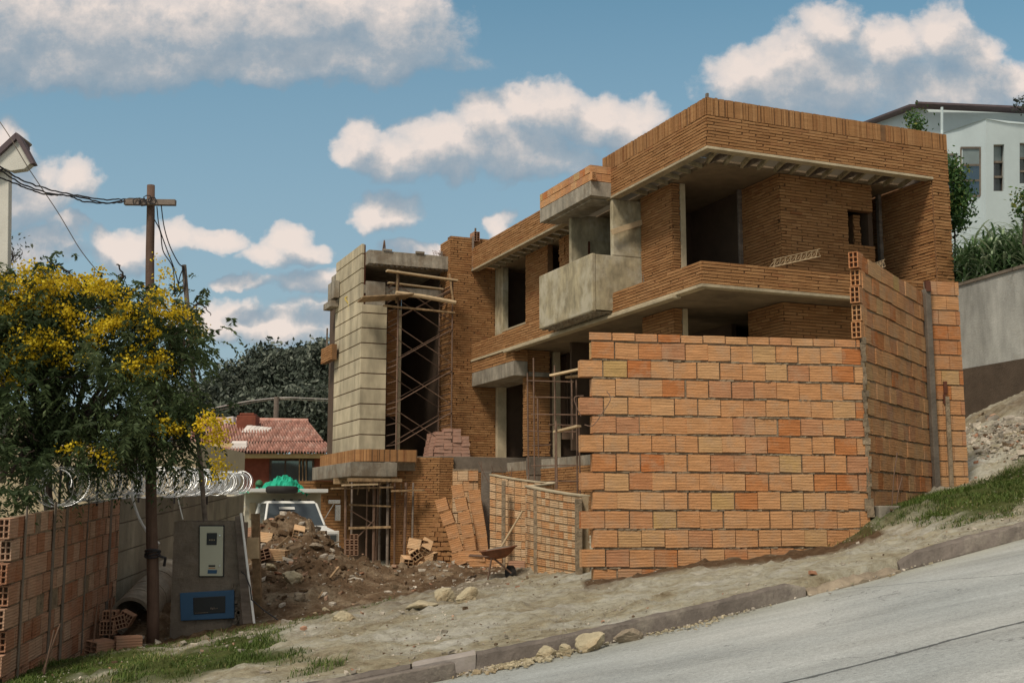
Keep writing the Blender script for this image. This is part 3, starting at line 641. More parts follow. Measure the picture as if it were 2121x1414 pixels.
tag(mb.build('stub_wall',[M['block2'],M['mortar']],loc=(-6.3,13.8,-2)),'dark stub of block wall at the left edge behind the toothed wall end','wall')
for i,(x,y,dx,h) in enumerate(((-5.35,13.9,.10,.55),(-5.42,14.0,.2,.62),(-5.6,16.2,.04,.75),(-5.65,17.0,.02,.95))):
    zb=GZ(x,y)-.05; m=MB(); m.tube([(x,y,zb),(x+dx,y,zb+h)],.012,6)
    tag(m.build('leaning_rebar',M['steel'],loc=(x,y,zb)),('shortest bar leaning on the near end of the dull block wall','bar crossing the shortest one at the near end of the dull block wall','upright bar against the middle of the dull block wall','tall bar against the far end of the dull block wall')[i],'rebar',group='bars leaning on the left block wall')
# grey concrete panel wall beyond
pw=empty('concrete_panel_wall',(-6.14,18.7,-1.9),'grey concrete panel wall with stepped joints behind the wooden pole','wall')
def pwx(y): return -6.14-.028*(y-18.7)
mb=MB(); z=-2.2; rows=[-2.2,-1.62,-1.06,-.62,-.175]
y0,y1=18.72,28.6
for i,zz in enumerate(rows):
    zn=rows[i+1] if i+1<len(rows) else .24
    za,zb=zz+.02,zn
    for k in range(5):
        a=y0+(y1-y0)*k/5; b=y0+(y1-y0)*(k+1)/5-.02
        top=lambda y:(zb+.063*(y-18.7)) if i<4 else (.24+.02*(y-18.7))
        bo=lambda y:za+.063*(y-18.7)
        if top(b)-bo(b)<.03: continue
        mb.hexa([(pwx(a)-.1,a,bo(a)),(pwx(a),a,bo(a)),(pwx(b),b,bo(b)),(pwx(b)-.1,b,bo(b)),(pwx(a)-.1,a,top(a)),(pwx(a),a,top(a)),(pwx(b),b,top(b)),(pwx(b)-.1,b,top(b))])
mb.build('panels',M['panelw'],pw)
mb=MB(); mb.hexa([(pwx(y0)-.09,y0,-2.2),(pwx(y0)-.02,y0,-2.2),(pwx(y1)-.02,y1,-2.2),(pwx(y1)-.09,y1,-2.2),(pwx(y0)-.09,y0,.2),(pwx(y0)-.02,y0,.2),(pwx(y1)-.02,y1,.4),(pwx(y1)-.09,y1,.4)]); mb.build('joint_core',M['concd'],pw)
# razor wire
rz=empty('razor_wire',(-6.0,15.3,.05),'coiled razor wire along the top of the left boundary walls','razor wire')
for c in range(4):
    mb=MB(); pts=[]; n=int((28-15.2)/.012)
    for i in range(n):
        y=15.2+i*.012+.01*math.sin(i*.7); t=i*2*math.pi/(22+2*c)+c*1.6
        rr=.22+.03*math.sin(i*.05+c)+.03*math.sin(i*.0137*(c+1)); zb=.09+.05*(min(y,18.6)-15.2)+.022*max(0,y-18.6)
        pts.append((-5.85-.075*(y-15.2)*.55+rr*math.cos(t)+.05*math.sin(i*.013),y+.1*math.sin(t*1.0+c),zb+.235+rr*math.sin(t)))
    mb.tube(pts,.0052,4); mb.build('coil',M['razor'],rz)
for y in (15.6,17.2,19.4,21.8,24.6):
    mb=MB(); x=-5.9-.041*(y-15.2); zz=.05+.05*(min(y,18.6)-15.2); mb.tube([(x,y,zz-.05),(x,y,zz+.55)],.018,6); mb.build('support_post',M['wire'],rz)
# culvert pipe
mb=MB()
for i,(a,b) in enumerate(((0,.03),(.03,.28),(.28,.31),(.31,.6),(.6,.63),(.63,1.0),(1.0,1.03),(1.03,1.5))):
    ax=Vector((-5.62,17.85,-1.52)); d=Vector((.0,.96,.25)).normalized(); ro=.30+(.008 if i%2==0 else 0)
    n=36; vs=[];sd=Vector((1,0,0)); up=sd.cross(d)
    for q in (a,b):
        for k in range(n):
            t=2*math.pi*k/n; 
            vs.append(ax+d*q*1.3+(sd*math.cos(t)+up*math.sin(t))*ro)
    for q in (a,b):
        for k in range(n):
            t=2*math.pi*k/n; vs.append(ax+d*q*1.3+(sd*math.cos(t)+up*math.sin(t))*.255)
    fs=[(k,(k+1)%n,n+(k+1)%n,n+k) for k in range(n)]+[(2*n+(k+1)%n,2*n+k,3*n+k,3*n+(k+1)%n) for k in range(n)]
    fs+=[((k+1)%n,k,2*n+k,2*n+(k+1)%n) for k in range(n)]+[(n+k,n+(k+1)%n,3*n+(k+1)%n,3*n+k) for k in range(n)]
    mb.mesh(vs,fs,.5)
tag(mb.build('concrete_pipe',M['conc'],loc=(-5.62,17.85,-1.8)),'short ribbed concrete drain pipe lying between the panel wall and wooden pole','pipe')
# ------------------------------------------------------------------ utility meter pedestal
mp=empty('meter_pedestal',(-4.55,17.5,-1.9),'grey cement pedestal holding the electricity and gas meters','meter pedestal')
xl,xr=P(356,1200,17.5).x,P(499,1200,17.5).x; ztop=P(400,1078,17.5).z
mb=MB(); nxx,nzz=26,44
vs=[];fs=[]
for j in range(nzz+1):
    for i in range(nxx+1):
        x=xl+(xr-xl)*i/nxx; z=-2.1+(ztop+2.1)*j/nzz; yy=17.5+.012*noise.noise(Vector((x*9,z*9,0)))
        if i==nxx or i==0: x+=.012*noise.noise(Vector((0,z*12,i)))
        if j==nzz: z+=.02*noise.noise(Vector((x*12,3,0)))-.01
        if z<-1.35 and x>xr-.18: yy+=.03+.04*noise.noise(Vector((x*14,z*14,2)))
        vs.append((x,yy,z))
for j in range(nzz):
    for i in range(nxx): a=j*(nxx+1)+i; fs.append((a,a+1,a+nxx+2,a+nxx+1))
mb.mesh(vs,fs)
nb=len(vs); mb.hexa([(xl+.005,17.53,-2.1),(xr-.005,17.53,-2.1),(xr-.02,17.95,-2.1),(xl+.02,17.95,-2.1),(xl+.005,17.53,ztop-.02),(xr-.005,17.53,ztop-.02),(xr-.02,17.95,ztop-.02),(xl+.02,17.95,ztop-.02)])
for i in range(40):
    x=random.uniform(xl+.03,xr-.03); mb.obox((x,17.55+random.random()*.35,ztop-.015),(.03*random.random()+.02,0,0),(0,.03,0),(0,0,.018))
for i in range(26):
    mb.obox((random.uniform(xr-.14,xr-.0),17.49,random.uniform(-1.65,-1.0)),(.02*random.random()+.012,0,.005),(0,.02,0),(0,0,.02*random.random()+.01))
mb.build('pedestal_body',M['concd'],mp)
def quadbox(pts,y,d,mat,name,par,bev=.006,lab=None):
    """flat plate following four photo-measured corners on the plane Y=y, d thick"""
    f=[P(u,v,y) for u,v in pts]  # bl br tr tl
    mb=MB(); mb.hexa([f[0]-Vector((0,d,0)),f[1]-Vector((0,d,0)),f[1],f[0],f[3]-Vector((0,d,0)),f[2]-Vector((0,d,0)),f[2],f[3]])
    o=mb.build(name,mat,par,bevel=bev)
    if lab:o['label']=lab
    return o
door=quadbox([(414.5,1192),(462,1192),(463,1089.5),(415,1089.5)],17.49,.035,M['cover'],'electricity_door',mp)
quadbox([(412,1194.5),(464.5,1194.5),(465.5,1087),(412.5,1087)],17.50,.02,M['black'],'door_frame',mp)
quadbox([(428,1128),(449,1128),(450,1103),(428.5,1103)],17.458,.012,M['black'],'meter_window',mp)
mb=MB()
for k in range(4): mb.obox(P(434+k*3.3,1117.5,17.44),(.006,0,0),(0,.002,0),(0,0,.009))
mb.build('meter_digits',M['trim'],mp)
quadbox([(430,1187),(449,1187),(450,1179.5),(430.5,1179.5)],17.452,.004,M['blue'],'blue_sticker',mp,0)
quadbox([(432,1173),(446,1173),(446,1169.5),(432,1169.5)],17.452,.004,M['black'],'dark_sticker',mp,0)
quadbox([(432,1176.5),(446,1176.5),(446,1175),(432,1175)],17.452,.003,simple('orange_sticker',(.5,.22,.08)),'orange_sticker',mp,0)
for v in (1108,1171):
    mb=MB(); c=P(456,v,17.452); mb.tube([c,c-Vector((0,.02,0))],.012,10); mb.build('door_lock',M['chrome'],mp)
gas=quadbox([(376,1284.5),(486.5,1279),(486,1220.5),(374,1227)],17.49,.05,M['blue'],'gas_cover',mp,.01)
quadbox([(401,1272),(467,1268),(467,1233),(400,1237)],17.442,.012,M['black'],'gas_window',mp,.02)
mb=MB()
for k in range(5): mb.obox(P(437+k*3.2,1259+.6*(k%2),17.43),(.008,0,0),(0,.002,0),(0,0,.012 if k<3 else .005))
for k in range(9): mb.obox(P(405+k*3.1,1269-.2*k,17.43),(.008,0,0),(0,.002,0),(0,0,.004))
mb.build('gas_dial',M['poleg'],mp)
# posts by the pedestal
def stick(name,u0,v0,Y0,u1,v1,Y1,w,mat,label,cat,group=None,h=None,tube=False):
    a,b=P(u0,v0,Y0),P(u1,v1,Y1); mb=MB()
    if tube: mb.tube([a,a.lerp(b,.5),b],w,10)
    else: mb.beam(a,b,w,h or w,up=(0,1,0))
    low=a if a.z<b.z else b
    return tag(mb.build(name,mat,loc=tuple(low),bevel=0 if tube else .003),label,cat,group)
stick('timber_plank',514,1310,17.35,496,1068,17.45,.13,M['poleg'],'grey upright plank leaning on the right side of the meter pedestal','plank',h=.03)
stick('plastic_pipe',528,1302,17.3,499,1062,17.3,.018,M['pvc'],'thin white plastic pipe leaning beside the meter pedestal','pipe',tube=True)
stick('timber_post',535,1296,18.0,529,1063,18.0,.115,M['wood'],'square brown timber post right of the meter pedestal','post',h=.1)
stick('short_board',508,1135,17.9,537,1134,17.9,.31,M['woodp'],'short pale board nailed across the brown timber post','board',h=.03)
mb=MB(); mb.tube([P(500,1183,17.3),P(508,1190,17.25),P(518,1215,17.2),P(521,1240,17.2),P(520,1180+60,17.2),P(545,1262,17.3),P(600,1300,17.4)],.010,7)
tag(mb.build('black_hose',M['wire'],loc=tuple(P(600,1300,17.4))),'black hose drooping from the planks beside the meter pedestal','hose')
# ------------------------------------------------------------------ poles and wires
up=empty('wooden_utility_pole',(-5.15,17.2,-2.0),'dark brown wooden utility pole with a short cross arm, left of centre of the tree','utility pole')
mb=MB(); a,b=P(316,1345,17.2),P(311,384,17.2); mb.tube([a.lerp(b,i/14)+Vector((.012*math.sin(i),0,0)) for i in range(15)],[.088-.0022*i for i in range(15)],14); mb.build('pole_shaft',M['pole'],up,smooth=True)
mb=MB(); mb.beam(P(258,419,17.08),P(364,420,17.08),.09,.085,up=(0,0,1)); mb.build('cross_arm',M['poleg'],up,bevel=.006)
mb=MB()
for i,(u,v) in enumerate(((306,412),(316,416),(296,420),(284,418))): 
    c=P(u,v,17.02); mb.tube([c+Vector((.06*math.cos(t*.9),-.02*(t%2),.055*math.sin(t*.9))) for t in range(8)],.008,6)
mb.build('wire_tie',M['wire'],up)
mb=MB(); c=P(316,1150,17.2)
for k in range(4): mb.tube([c+Vector((.105*math.cos(t),.105*math.sin(t),.02*k+.03*math.sin(t+k))) for t in [x*.5 for x in range(14)]],.014,6)
mb.tube([c+Vector((.1,-.05,0)),c+Vector((.2,-.05,-.03)),P(340,1171,17.2)],.022,6); mb.build('rope_wrap',M['wire'],up)
stick('steel_conduit_pole',425,1078,17.65,381,549,17.65,.036,M['poleg'],'slim grey conduit pole rising from the meter pedestal through the tree','pole',tube=True)
def cable(name,pts,r,lab,group=None,mat=None,jit=.0):
    ps=[P(*p) for p in pts]; out_=[]
    for i in range(len(ps)-1):
        p0=ps[max(i-1,0)];p1=ps[i];p2=ps[i+1];p3=ps[min(i+2,len(ps)-1)]
        for k in range(8):
            t=k/8; q=.5*((2*p1)+(-p0+p2)*t+(2*p0-5*p1+4*p2-p3)*t*t+(-p0+3*p1-3*p2+p3)*t**3)
            out_.append(q+Vector((0,0,random.uniform(-jit,jit))))
    out_.append(ps[-1]); mb=MB(); mb.tube(out_,r,6)
    return tag(mb.build(name,mat or M['wire'],loc=tuple(ps[-1])),lab,'cable',group)
G1='cables strung to the wooden pole'
cable('overhead_cable',[(-60,300,14),(0,345,14.4),(50,375,15),(100,392,15.6),(160,405,16.2),(215,414,16.8),(262,412,17.05),(300,411,17.05)],.011,'upper black cable sagging from the left edge to the cross arm',G1,jit=.008)
cable('overhead_cable',[(-60,310,14),(0,352,14.4),(50,383,15),(110,402,15.6),(165,402+6,16.2),(215,420,16.8),(258,416,17.05)],.011,'middle black cable twisted below the upper one',G1,jit=.008)
cable('overhead_cable',[(-60,350,14),(0,368,14.4),(50,388,15),(95,403,15.6),(140,405,16.2),(175,418,16.6),(225,421,16.9),(262,417,17.05)],.011,'lowest black cable, sagging furthest below the other two',G1,jit=.008)
cable('thin_cable',[(-20,225,14.2),(18,280,14.3),(60,350,14.5),(120,440,15),(165,515,15.4),(200,560,15.8)],.006,'thin grey cable falling steeply from the small gable into the tree',mat=M['poleg'])
G2='cables between the two poles'
for i,pts in enumerate(([(325,428,17.1),(330,470,17.2),(345,515,17.4),(362,560,17.5),(372,600,17.6)],[(334,426,17.1),(340,470,17.2),(352,510,17.4),(370,545,17.5),(380,552,17.6)],[(320,455,17.1),(332,480,17.2),(338,520,17.4),(358,555,17.5),(362,610,17.6)],[(381,552,17.6),(372,575,17.6),(368,600,17.6)],[(380,552,17.6),(384,580,17.6),(380,604,17.6)])):
    cable('drop_cable',pts,.009,('dark cable drooping just right of the pole shaft','dark cable running to the tip of the slim conduit pole','dark cable hanging lowest between the two poles','short loop left of the conduit pole tip','short loop right of the conduit pole tip')[i],G2)
cable('white_tube',[(272,1018,17.5),(280,1050,17.45),(292,1080,17.4),(310,1108,17.4),(330,1126,17.4)],.022,'white plastic tube curving down behind the wooden pole',mat=M['pvc'])
cable('white_cable',[(368,1030,17.5),(374,1055,17.5),(379,1075,17.5)],.009,'thin white cord hanging onto the top of the meter pedestal',mat=M['pvc'])
# ------------------------------------------------------------------ corner of a small gabled house top left
gh=empty('gabled_porch',tuple(P(-60,700,16)),'pale post with a small tiled gable roof cut by the left edge','porch')
GY=16.
def gp(u,v,dy=0): return P(u,v,GY)+Vector((0,dy,0))
def extr(pts,dy,name,mat,par,bev=0,dy0=0):
    f=[P(u,v,GY)+Vector((0,dy0,0)) for u,v in pts]; b=[p+Vector((0,dy,0)) for p in f]; n=len(f)
    mb=MB(); mb.mesh(f+b,[tuple(range(n))[::-1],tuple(range(n,2*n))]+[(i,(i+1)%n,n+(i+1)%n,n+i) for i in range(n)],.6); return mb.build(name,mat,par,bevel=bev)
extr([(-60,900),(6,900),(12,352),(-60,352)],.12,'post',M['porchw'],gh,.01,.1)
extr([(-60,360),(-30,352),(12,350),(22,354),(50,350),(64,338),(36,290),(-60,380)],.14,'gable_front',M['porchw'],gh,.006)
extr([(37,277),(44,283),(75,341),(68,343),(37,289)],.14,'roof_edge',M['slate'],gh,0,-.08)
extr([(35,278),(36,291),(-60,380),(-60,366)],.5,'roof_verge',M['slate'],gh,0,-.06)
mb=MB()
for i in range(6):
    f=[P(36-18*i,275.5+16.5*i,GY),P(14-18*i,293+16.5*i,GY),P(15-18*i,297+16.5*i,GY),P(37-18*i,278.5+16.5*i,GY)]; g=[p+Vector((0,.5,0)) for p in f]; mb.mesh(f+g,[(0,1,2,3),(7,6,5,4),(0,4,5,1),(1,5,6,2),(2,6,7,3),(3,7,4,0)])
mb.build('roof_tiles',M['conc'],gh)
# ------------------------------------------------------------------ neighbour with clay tile roof
nh=empty('tiled_roof_house',tuple(P(560,1090,58)),'low red brick house with terracotta tile roof behind the truck','house')
Y0=56; 
def roofmesh(name,tl,tr,br,bl,par,mat,rows=34,amp=.10,steps=8):
    mb=MB(); tl,tr,br,bl=map(Vector,(tl,tr,br,bl)); nu=rows*8; vs=[];fs=[]
    nrm=(tr-tl).cross(bl-tl).normalized(); 
    if nrm.z<0:nrm=-nrm
    nv=steps*2
    for j in range(nv+1):
        t=(j//2+(j%2)*.98)/steps if j<nv else 1.
        for i in range(nu+1):
            s=i/nu; p=(tl.lerp(tr,s)).lerp(bl.lerp(br,s),t); h=abs(math.sin(math.pi*rows*s))*amp+.04*(j%2)
            vs.append(p+nrm*h)
    for j in range(nv):
        for i in range(nu): a=j*(nu+1)+i; fs.append((a,a+1,a+nu+2,a+nu+1))
    b=len(mb.f); mb.mesh(vs,fs); 
    for q in range(b,len(mb.f)):
        j=(q-b)//nu;i=(q-b)%nu; mb.r[q]=((j//2)*7919%97+(i//8)*104729%89)%97/97.
    return mb.build(name,mat,par,smooth=False)
ridgeL,ridgeR=P(395,871,64),P(638,875,64)
e1L,e1R=P(395,921,58.5),P(672,918,58.5)
roofmesh('upper_roof',ridgeL,ridgeR,e1R,e1L,nh,M['rtile'],rows=44,amp=.16,steps=9)
roofmesh('lower_roof',P(455,921,58.3),P(676,920,58.3),P(693,941,56),P(460,938,56),nh,M['rtile'],rows=36,amp=.16,steps=4)
mb=MB(); mb.tube([ridgeL+Vector((0,0,.08)),ridgeR+Vector((0,0,.08))],.14,8); mb.build('ridge_tiles',M['rtile'],nh)
mb=MB(); a=P(477,1100,57); b=P(688,946,57); mb.box(a.x,b.x,57,63,-1.5,b.z); mb.box(P(420,900,58).x,a.x,58.4,63,-1.5,P(420,921,58.4).z-.1); mb.build('brick_wall',M['redbrick'],nh)
mb=MB(); a=P(460,942,56.6);b=P(690,946,56.6); mb.box(a.x,b.x,56.4,57.1,b.z-.05,b.z+.14); mb.build('eave_board',M['yel'],nh)
mb=MB(); a=P(455,937,57);mb.box(a.x-.5,a.x+.6,56.9,58.4,a.z-.0,a.z+.45); mb.build('side_fascia',M['yel'],nh)

mb=MB(); a=P(559,950,57); b=P(650,1010,57)
for (x0,x1) in ((a.x,a.x+.1),(a.x+.72,a.x+.8),(a.x+1.55,a.x+1.62),(b.x-.1,b.x)): mb.box(x0,x1,56.93,56.99,b.z-1,a.z)
mb.box(a.x+.1,b.x-.1,56.935,56.985,a.z-.1,a.z)
wf=mb.build('window_frame',M['bark'],nh)
mb=MB(); mb.box(a.x+.05,b.x-.05,56.95,56.985,b.z-1,a.z-.05); mb.build('window_pane',M['glass'],wf)
mb=MB()
for u in (620,627,634): mb.tube([P(u,950,56.8),P(u,1010,56.8)],.03,6)
mb.build('curtain_edge',M['wood'],nh)
a,b=P(494,857,62),P(533,874,62)
mb=MB(); mb.box(a.x,b.x,61.6,62.6,b.z-.6,a.z-.1,.5); mb.box(a.x+.12,b.x-.12,61.7,62.5,a.z-.1,a.z+.03,.5); mb.build('chimney',M['redbrick'],nh,bevel=.04)
rs=mb=MB(); t=lambda u,v,y:P(u,v,y)
for k in range(6):
    mb.obox(P(512+8*k,898+.8*k,61.2)+Vector((0,-.1,.2)),(.14,0,0),(.09,.3,.2),(0,-.03,.05))
mb.build('roof_light_tiles',M['cwhite'],nh)
mb=MB()
for k in range(3): mb.obox(P(496,922+4.5*k,57.8-.5*k)+Vector((0,-.1,.1)),(.36,0,0),(0,.2,.08),(0,-.02,.04))
mb.build('pale_patch',M['cwhite'],nh)
mb=MB(); mb.obox(P(475,875,63)+Vector((0,0,.1)),(.3,0,.05),(0,.3,.0),(-.02,0,.18)); mb.build('vent_cowl',M['cwhite'],nh,bevel=.05)
# beige house behind the razor wire
bh=empty('beige_house',tuple(P(330,1090,44)),'plain beige wall of a house behind the yellow flowering tree','house')
mb=MB(); a=P(-80,910,44);b=P(408,915,44); mb.box(a.x,b.x,44,52,-2,b.z); mb.build('wall',M['beige'],bh)
mb=MB(); a2=P(-80,870,46); c2=P(60,870,46); mb.box(a2.x,c2.x,45,50,a.z,a2.z+.2); mb.build('upper_wall',M['beige'],bh)
mb=MB(); mb.box(P(280,930,43.9).x,P(292,930,43.9).x,43.85,43.99,-1,P(280,925,44).z); mb.build('downpipe',M['bark'],bh)
# ------------------------------------------------------------------ right hand: retaining wall, upper ground, blue house
rw=empty('retaining_wall',(10.5,26.5,2.0),'long retaining wall, greyish white above and dark brown below, on the right','wall')
q0=Vector((10.37,27,0));q1=Vector((12.3,20.5,0)); qb=q0+(q0-q1).normalized()*9
def rwslab(name,p,q,z0a,z1a,z0b,z1b,mat,th=.3,f=0):
    d=(q-p).normalized(); n=Vector((-d.y,d.x,0)); n=-n if n.dot(Vector((-1,-1,0)))<0 else n
    mb=MB(); p=p+n*f;q=q+n*f
    Z=lambda z:Vector((0,0,z))
    mb.hexa([p+Z(z0a),q+Z(z0b),q-n*th+Z(z0b),p-n*th+Z(z0a),p+Z(z1a),q+Z(z1b),q-n*th+Z(z1b),p-n*th+Z(z1a)],.5); return mb.build(name,mat,rw)
rwslab('upper_face',qb,q1,3.3,5.2,3.25,5.2,M['whitewall'],.3,.004)
rwslab('lower_face',qb,q1,-1,3.297,0,3.247,M['darkwall'],.3,.03)
rwslab('coping',qb,q1,5.203,5.27,5.203,5.27,M['concd'],.36,.04)
mb=MB(); d=(q1-qb).normalized(); nrm=Vector((-d.y,d.x,0)); nrm=-nrm if nrm.dot(Vector((-1,-1,0)))<0 else nrm
o_=[qb-nrm*.3,q1-nrm*.3]; 
gr=[(o_[0].x,o_[0].y),(o_[1].x,o_[1].y),(60,20),(60,90),(6,90)]
mb.mesh([(x,y,5.0) for x,y in gr[:2]]+[(60,20,5.4),(60,90,10),(6,90,8)]+[(x,y,-3) for x,y in gr],[(0,1,2,3,4),(0,5,6,1),(1,6,7,2),(4,9,5,0)])
tag(mb.build('upper_ground',M['ground']),kind='structure')
bl_=empty('pale_blue_house',tuple(P(2040,560,40)),'pale blue grey rendered house with tall sash windows up on the right','house')
def W(u,v,y): return P(u,v,y)
def poly(name,pts,mat,par,th=None,dirv=(0,.3,0)):
    f=[P(*p) for p in pts]; d=Vector(dirv); b=[p+d for p in f]; n=len(f)
    mb=MB(); mb.mesh(f+b,[tuple(range(n))[::-1],tuple(range(n,2*n))]+[(i,(i+1)%n,n+(i+1)%n,n+i) for i in range(n)],.6); return mb.build(name,mat,par)
# left (sloping-depth) face from the gable corner out to the bay corner, the narrow bay cheek, and the main front
poly('side_wall',[(1790,262,52),(1905,219,44),(1905,640,44),(1700,640,52)],M['bluewall'],bl_,dirv=(.5,.4,0))
poly('gable_wall',[(1905,219,44),(2160,232,42),(2160,640,42),(1905,640,44)],M['bluewall'],bl_,dirv=(.2,.5,0))
def bay(name,u0,y0,u1,y1,v0,v1,vb,holes,mat=M['bluewall']):
    """wall with real window openings; holes in pixel columns/rows on the wall's own plane"""
    us=sorted({u0,u1,*[h[0] for h in holes],*[h[1] for h in holes]}); mb=MB()
    Y=lambda u:y0+(y1-y0)*(u-u0)/(u1-u0); vt=lambda u:v0+(v1-v0)*(u-u0)/(u1-u0)
    for i in range(len(us)-1):
        a,b=us[i],us[i+1]; hs=[h for h in holes if h[0]<=a and h[1]>=b]
        spans=[(vt(a),vt(b),vb,vb)]
        if hs: h=hs[0]; spans=[(vt(a),vt(b),h[2],h[2]),(h[3],h[3],vb,vb)]
        for (ta,tb,ba,bb) in spans:
            f=[P(a,ba,Y(a)),P(b,bb,Y(b)),P(b,tb,Y(b)),P(a,ta,Y(a))]; d=Vector((.0,.3,0))
            mb.hexa([f[0],f[1],f[1]+d,f[0]+d,f[3],f[2],f[2]+d,f[3]+d],.6)
    return mb.build(name,mat,bl_)
bay('bay_wall',1952,42.5,2042,39.2,276,246,640,[(1962,1986,318,402),(1994,2034,304,404)])
bay('bay_cheek',2042,39.2,2088,39.8,246,255,640,[(2058,2080,299,396)])
bay('bay_right',2088,39.8,2200,41.5,255,262,640,[(2112,2130,296,380)])
mb=MB(); mb.mesh([P(1952,276,42.45),P(2042,246,39.15),P(2088,255,39.75),P(2200,262,41.4),P(2090,251,42.6)],[(0,1,2,3,4)]); mb.build('bay_top',M['bluewall'],bl_)
M['blind']=simple('grey_green_blind',(.22,.27,.27),.1)
def sash(u0,u1,v0,v1,y0,y1,lab):
    f=[P(u0,v1,y0),P(u1,v1,y1),P(u1,v0,y1),P(u0,v0,y0)]; mb=MB(); d=Vector((0,.12,0)); off=Vector((0,.12,0))
    w_=.07
    for a,b in ((0,1),(1,2),(2,3),(3,0)): mb.beam(f[a]+off,f[b]+off,w_,w_)
    for t in (.36,.68): mb.beam(f[3].lerp(f[0],t)+off,f[2].lerp(f[1],t)+off,w_,w_)
    fr=mb.build('window_frame',M['concd'],bl_)
    mb=MB(); g=[p+Vector((0,.17,0)) for p in f]; e=[p+Vector((0,.03,0)) for p in g]; mb.mesh(g+e,[(0,1,2,3),(4,5,6,7)]); mb.build('window_glass',M['glass'],fr)
    mb=MB(); s=[f[3].lerp(f[2],t)+Vector((0,.155,0)) for t in (0,1)]; s2=[f[3].lerp(f[0],.36)+Vector((0,.155,0)),f[2].lerp(f[1],.36)+Vector((0,.155,0))]
    mb.mesh([s[0],s[1],s2[1],s2[0]],[(0,1,2,3)]); mb.build('window_blind',M['blind'],fr)
sash(1994,2034,304,404,40.95,39.5,'') ; sash(1962,1986,318,402,42.1,41.3,''); sash(2058,2080,299,396,39.45,39.75,''); sash(2112,2130,296,380,40.1,40.5,'')
mb=MB(); mb.beam(P(1898,218,43.6),P(2170,230,41.6),.7,.07); mb.beam(P(1903,218,43.6),P(1780,263,52),.7,.08); mb.build('roof_edge',M['slate'],bl_)
mb=MB(); mb.tube([P(1951,222,42.4),P(1951,270,42.6),P(1953,420,42.4)],.05,8); mb.build('rain_pipe',M['bluewall'],bl_)
mb=MB(); f=[P(1985,440,41),P(2080,440,39),P(2080,470,39),P(1985,470,41)]; mb.mesh(f,[(0,1,2,3)]); 
# ------------------------------------------------------------------ truck
TR=empty('white_pickup_truck',tuple(P(612,1190,30.5)+Vector((-.05,0,.17))),'old white truck with cargo box, half hidden behind the soil heap','truck',rz=R(24))
TR.scale=(.9,.92,.94); TR.location.z+=.10; tz0=TR.location.z
def tb(name,build,mat,par=TR,bevel=.03,smooth=False):
    mb=MB(); build(mb); return mb.build(name,mat,par,local=True,bevel=bevel,smooth=smooth)
# local: x across, -y forward, z up from the ground
def cabf(mb):
    b=[(-.92,.75,.95),(.92,.75,.95),(.92,-.05,.95),(-.92,-.05,.95)]
    mb.box(-.93,.93,-.05,1.25,.45,1.02)
    # roof and pillars
    mb.hexa([(-.72,.35,1.62),(.72,.35,1.62),(.74,1.2,1.62),(-.74,1.2,1.62),(-.66,.42,1.69),(.66,.42,1.69),(.68,1.18,1.69),(-.68,1.18,1.69)])
    for s in (-1,1):
        mb.beam((s*.86,-.02,1.02),(s*.70,.38,1.63),.07,.06); mb.beam((s*.90,1.2,1.02),(s*.73,1.18,1.63),.08,.12)
tb('cab',cabf,M['white'])
def hoodf(mb):
    mb.hexa([(-.90,-1.25,.55),(.90,-1.25,.55),(.92,-.052,.6),(-.92,-.052,.6),(-.84,-1.2,.92),(.84,-1.2,.92),(.86,-.052,1.03),(-.86,-.052,1.03)])
tb('hood',hoodf,M['white'],bevel=.06)
tb('front_panel',lambda m:m.box(-.92,.92,-1.32,-1.252,.45,.90),M['white'],bevel=.02)
tb('grille',lambda m:[m.box(-.5,.5,-1.34,-1.322,.58+.05*i,.605+.05*i) for i in range(5)],M['black'],bevel=0)
for s in (-1,1):
    f=tb('headlight_bezel',lambda m:m.box(s*.73-.14,s*.73+.14,-1.345,-1.322,.58,.83),M['chrome'],bevel=.01)
    mb=MB(); mb.box(s*.73-.10,s*.73+.10,-1.36,-1.347,.62,.79); mb.build('headlight',M['glass'],f,local=True,bevel=.01)
    mb=MB(); mb.tube([(s*.97,-.75,.36),(s*.72,-.75,.36)],.36,20); wh=mb.build('wheel',M['rubber'],TR,local=True)
    mb=MB(); mb.tube([(s*.985,-.75,.36),(s*.96,-.75,.36)],.2,16); mb.build('wheel_rim',M['chrome'],wh,local=True)
    mb=MB(); mb.tube([(s*.97,3.0,.36),(s*.72,3.0,.36)],.36,20); mb.build('wheel',M['rubber'],TR,local=True)
    tb('side_window',lambda m:m.hexa([(s*.885,.06,1.03),(s*.895,.06,1.03),(s*.905,1.1,1.03),(s*.895,1.1,1.03),(s*.73,.42,1.6),(s*.74,.42,1.6),(s*.75,1.1,1.6),(s*.74,1.1,1.6)]),M['glass'],bevel=0)
tb('bumper',lambda m:m.box(-.95,.95,-1.42,-1.33,.36,.5),M['chrome'],bevel=.02)
tb('windscreen',lambda m:m.hexa([(-.84,-.03,1.03),(.84,-.03,1.03),(.84,0,1.03),(-.84,0,1.03),(-.70,.37,1.62),(.70,.37,1.62),(.70,.4,1.62),(-.70,.4,1.62)]),M['glass'],bevel=0)
tb('sun_strip',lambda m:m.hexa([(-.40,.22,1.46),(.05,.22,1.46),(.05,.24,1.46),(-.40,.24,1.46),(-.4,.30,1.53),(.05,.30,1.53),(.05,.32,1.53),(-.4,.32,1.53)]),M['white'],bevel=0)
for i in range(5):
    tb('roof_light',lambda m:m.box(-.5+.25*i-.04,-.5+.25*i+.04,.45,.53,1.692,1.74),M['rubber'],bevel=.01)
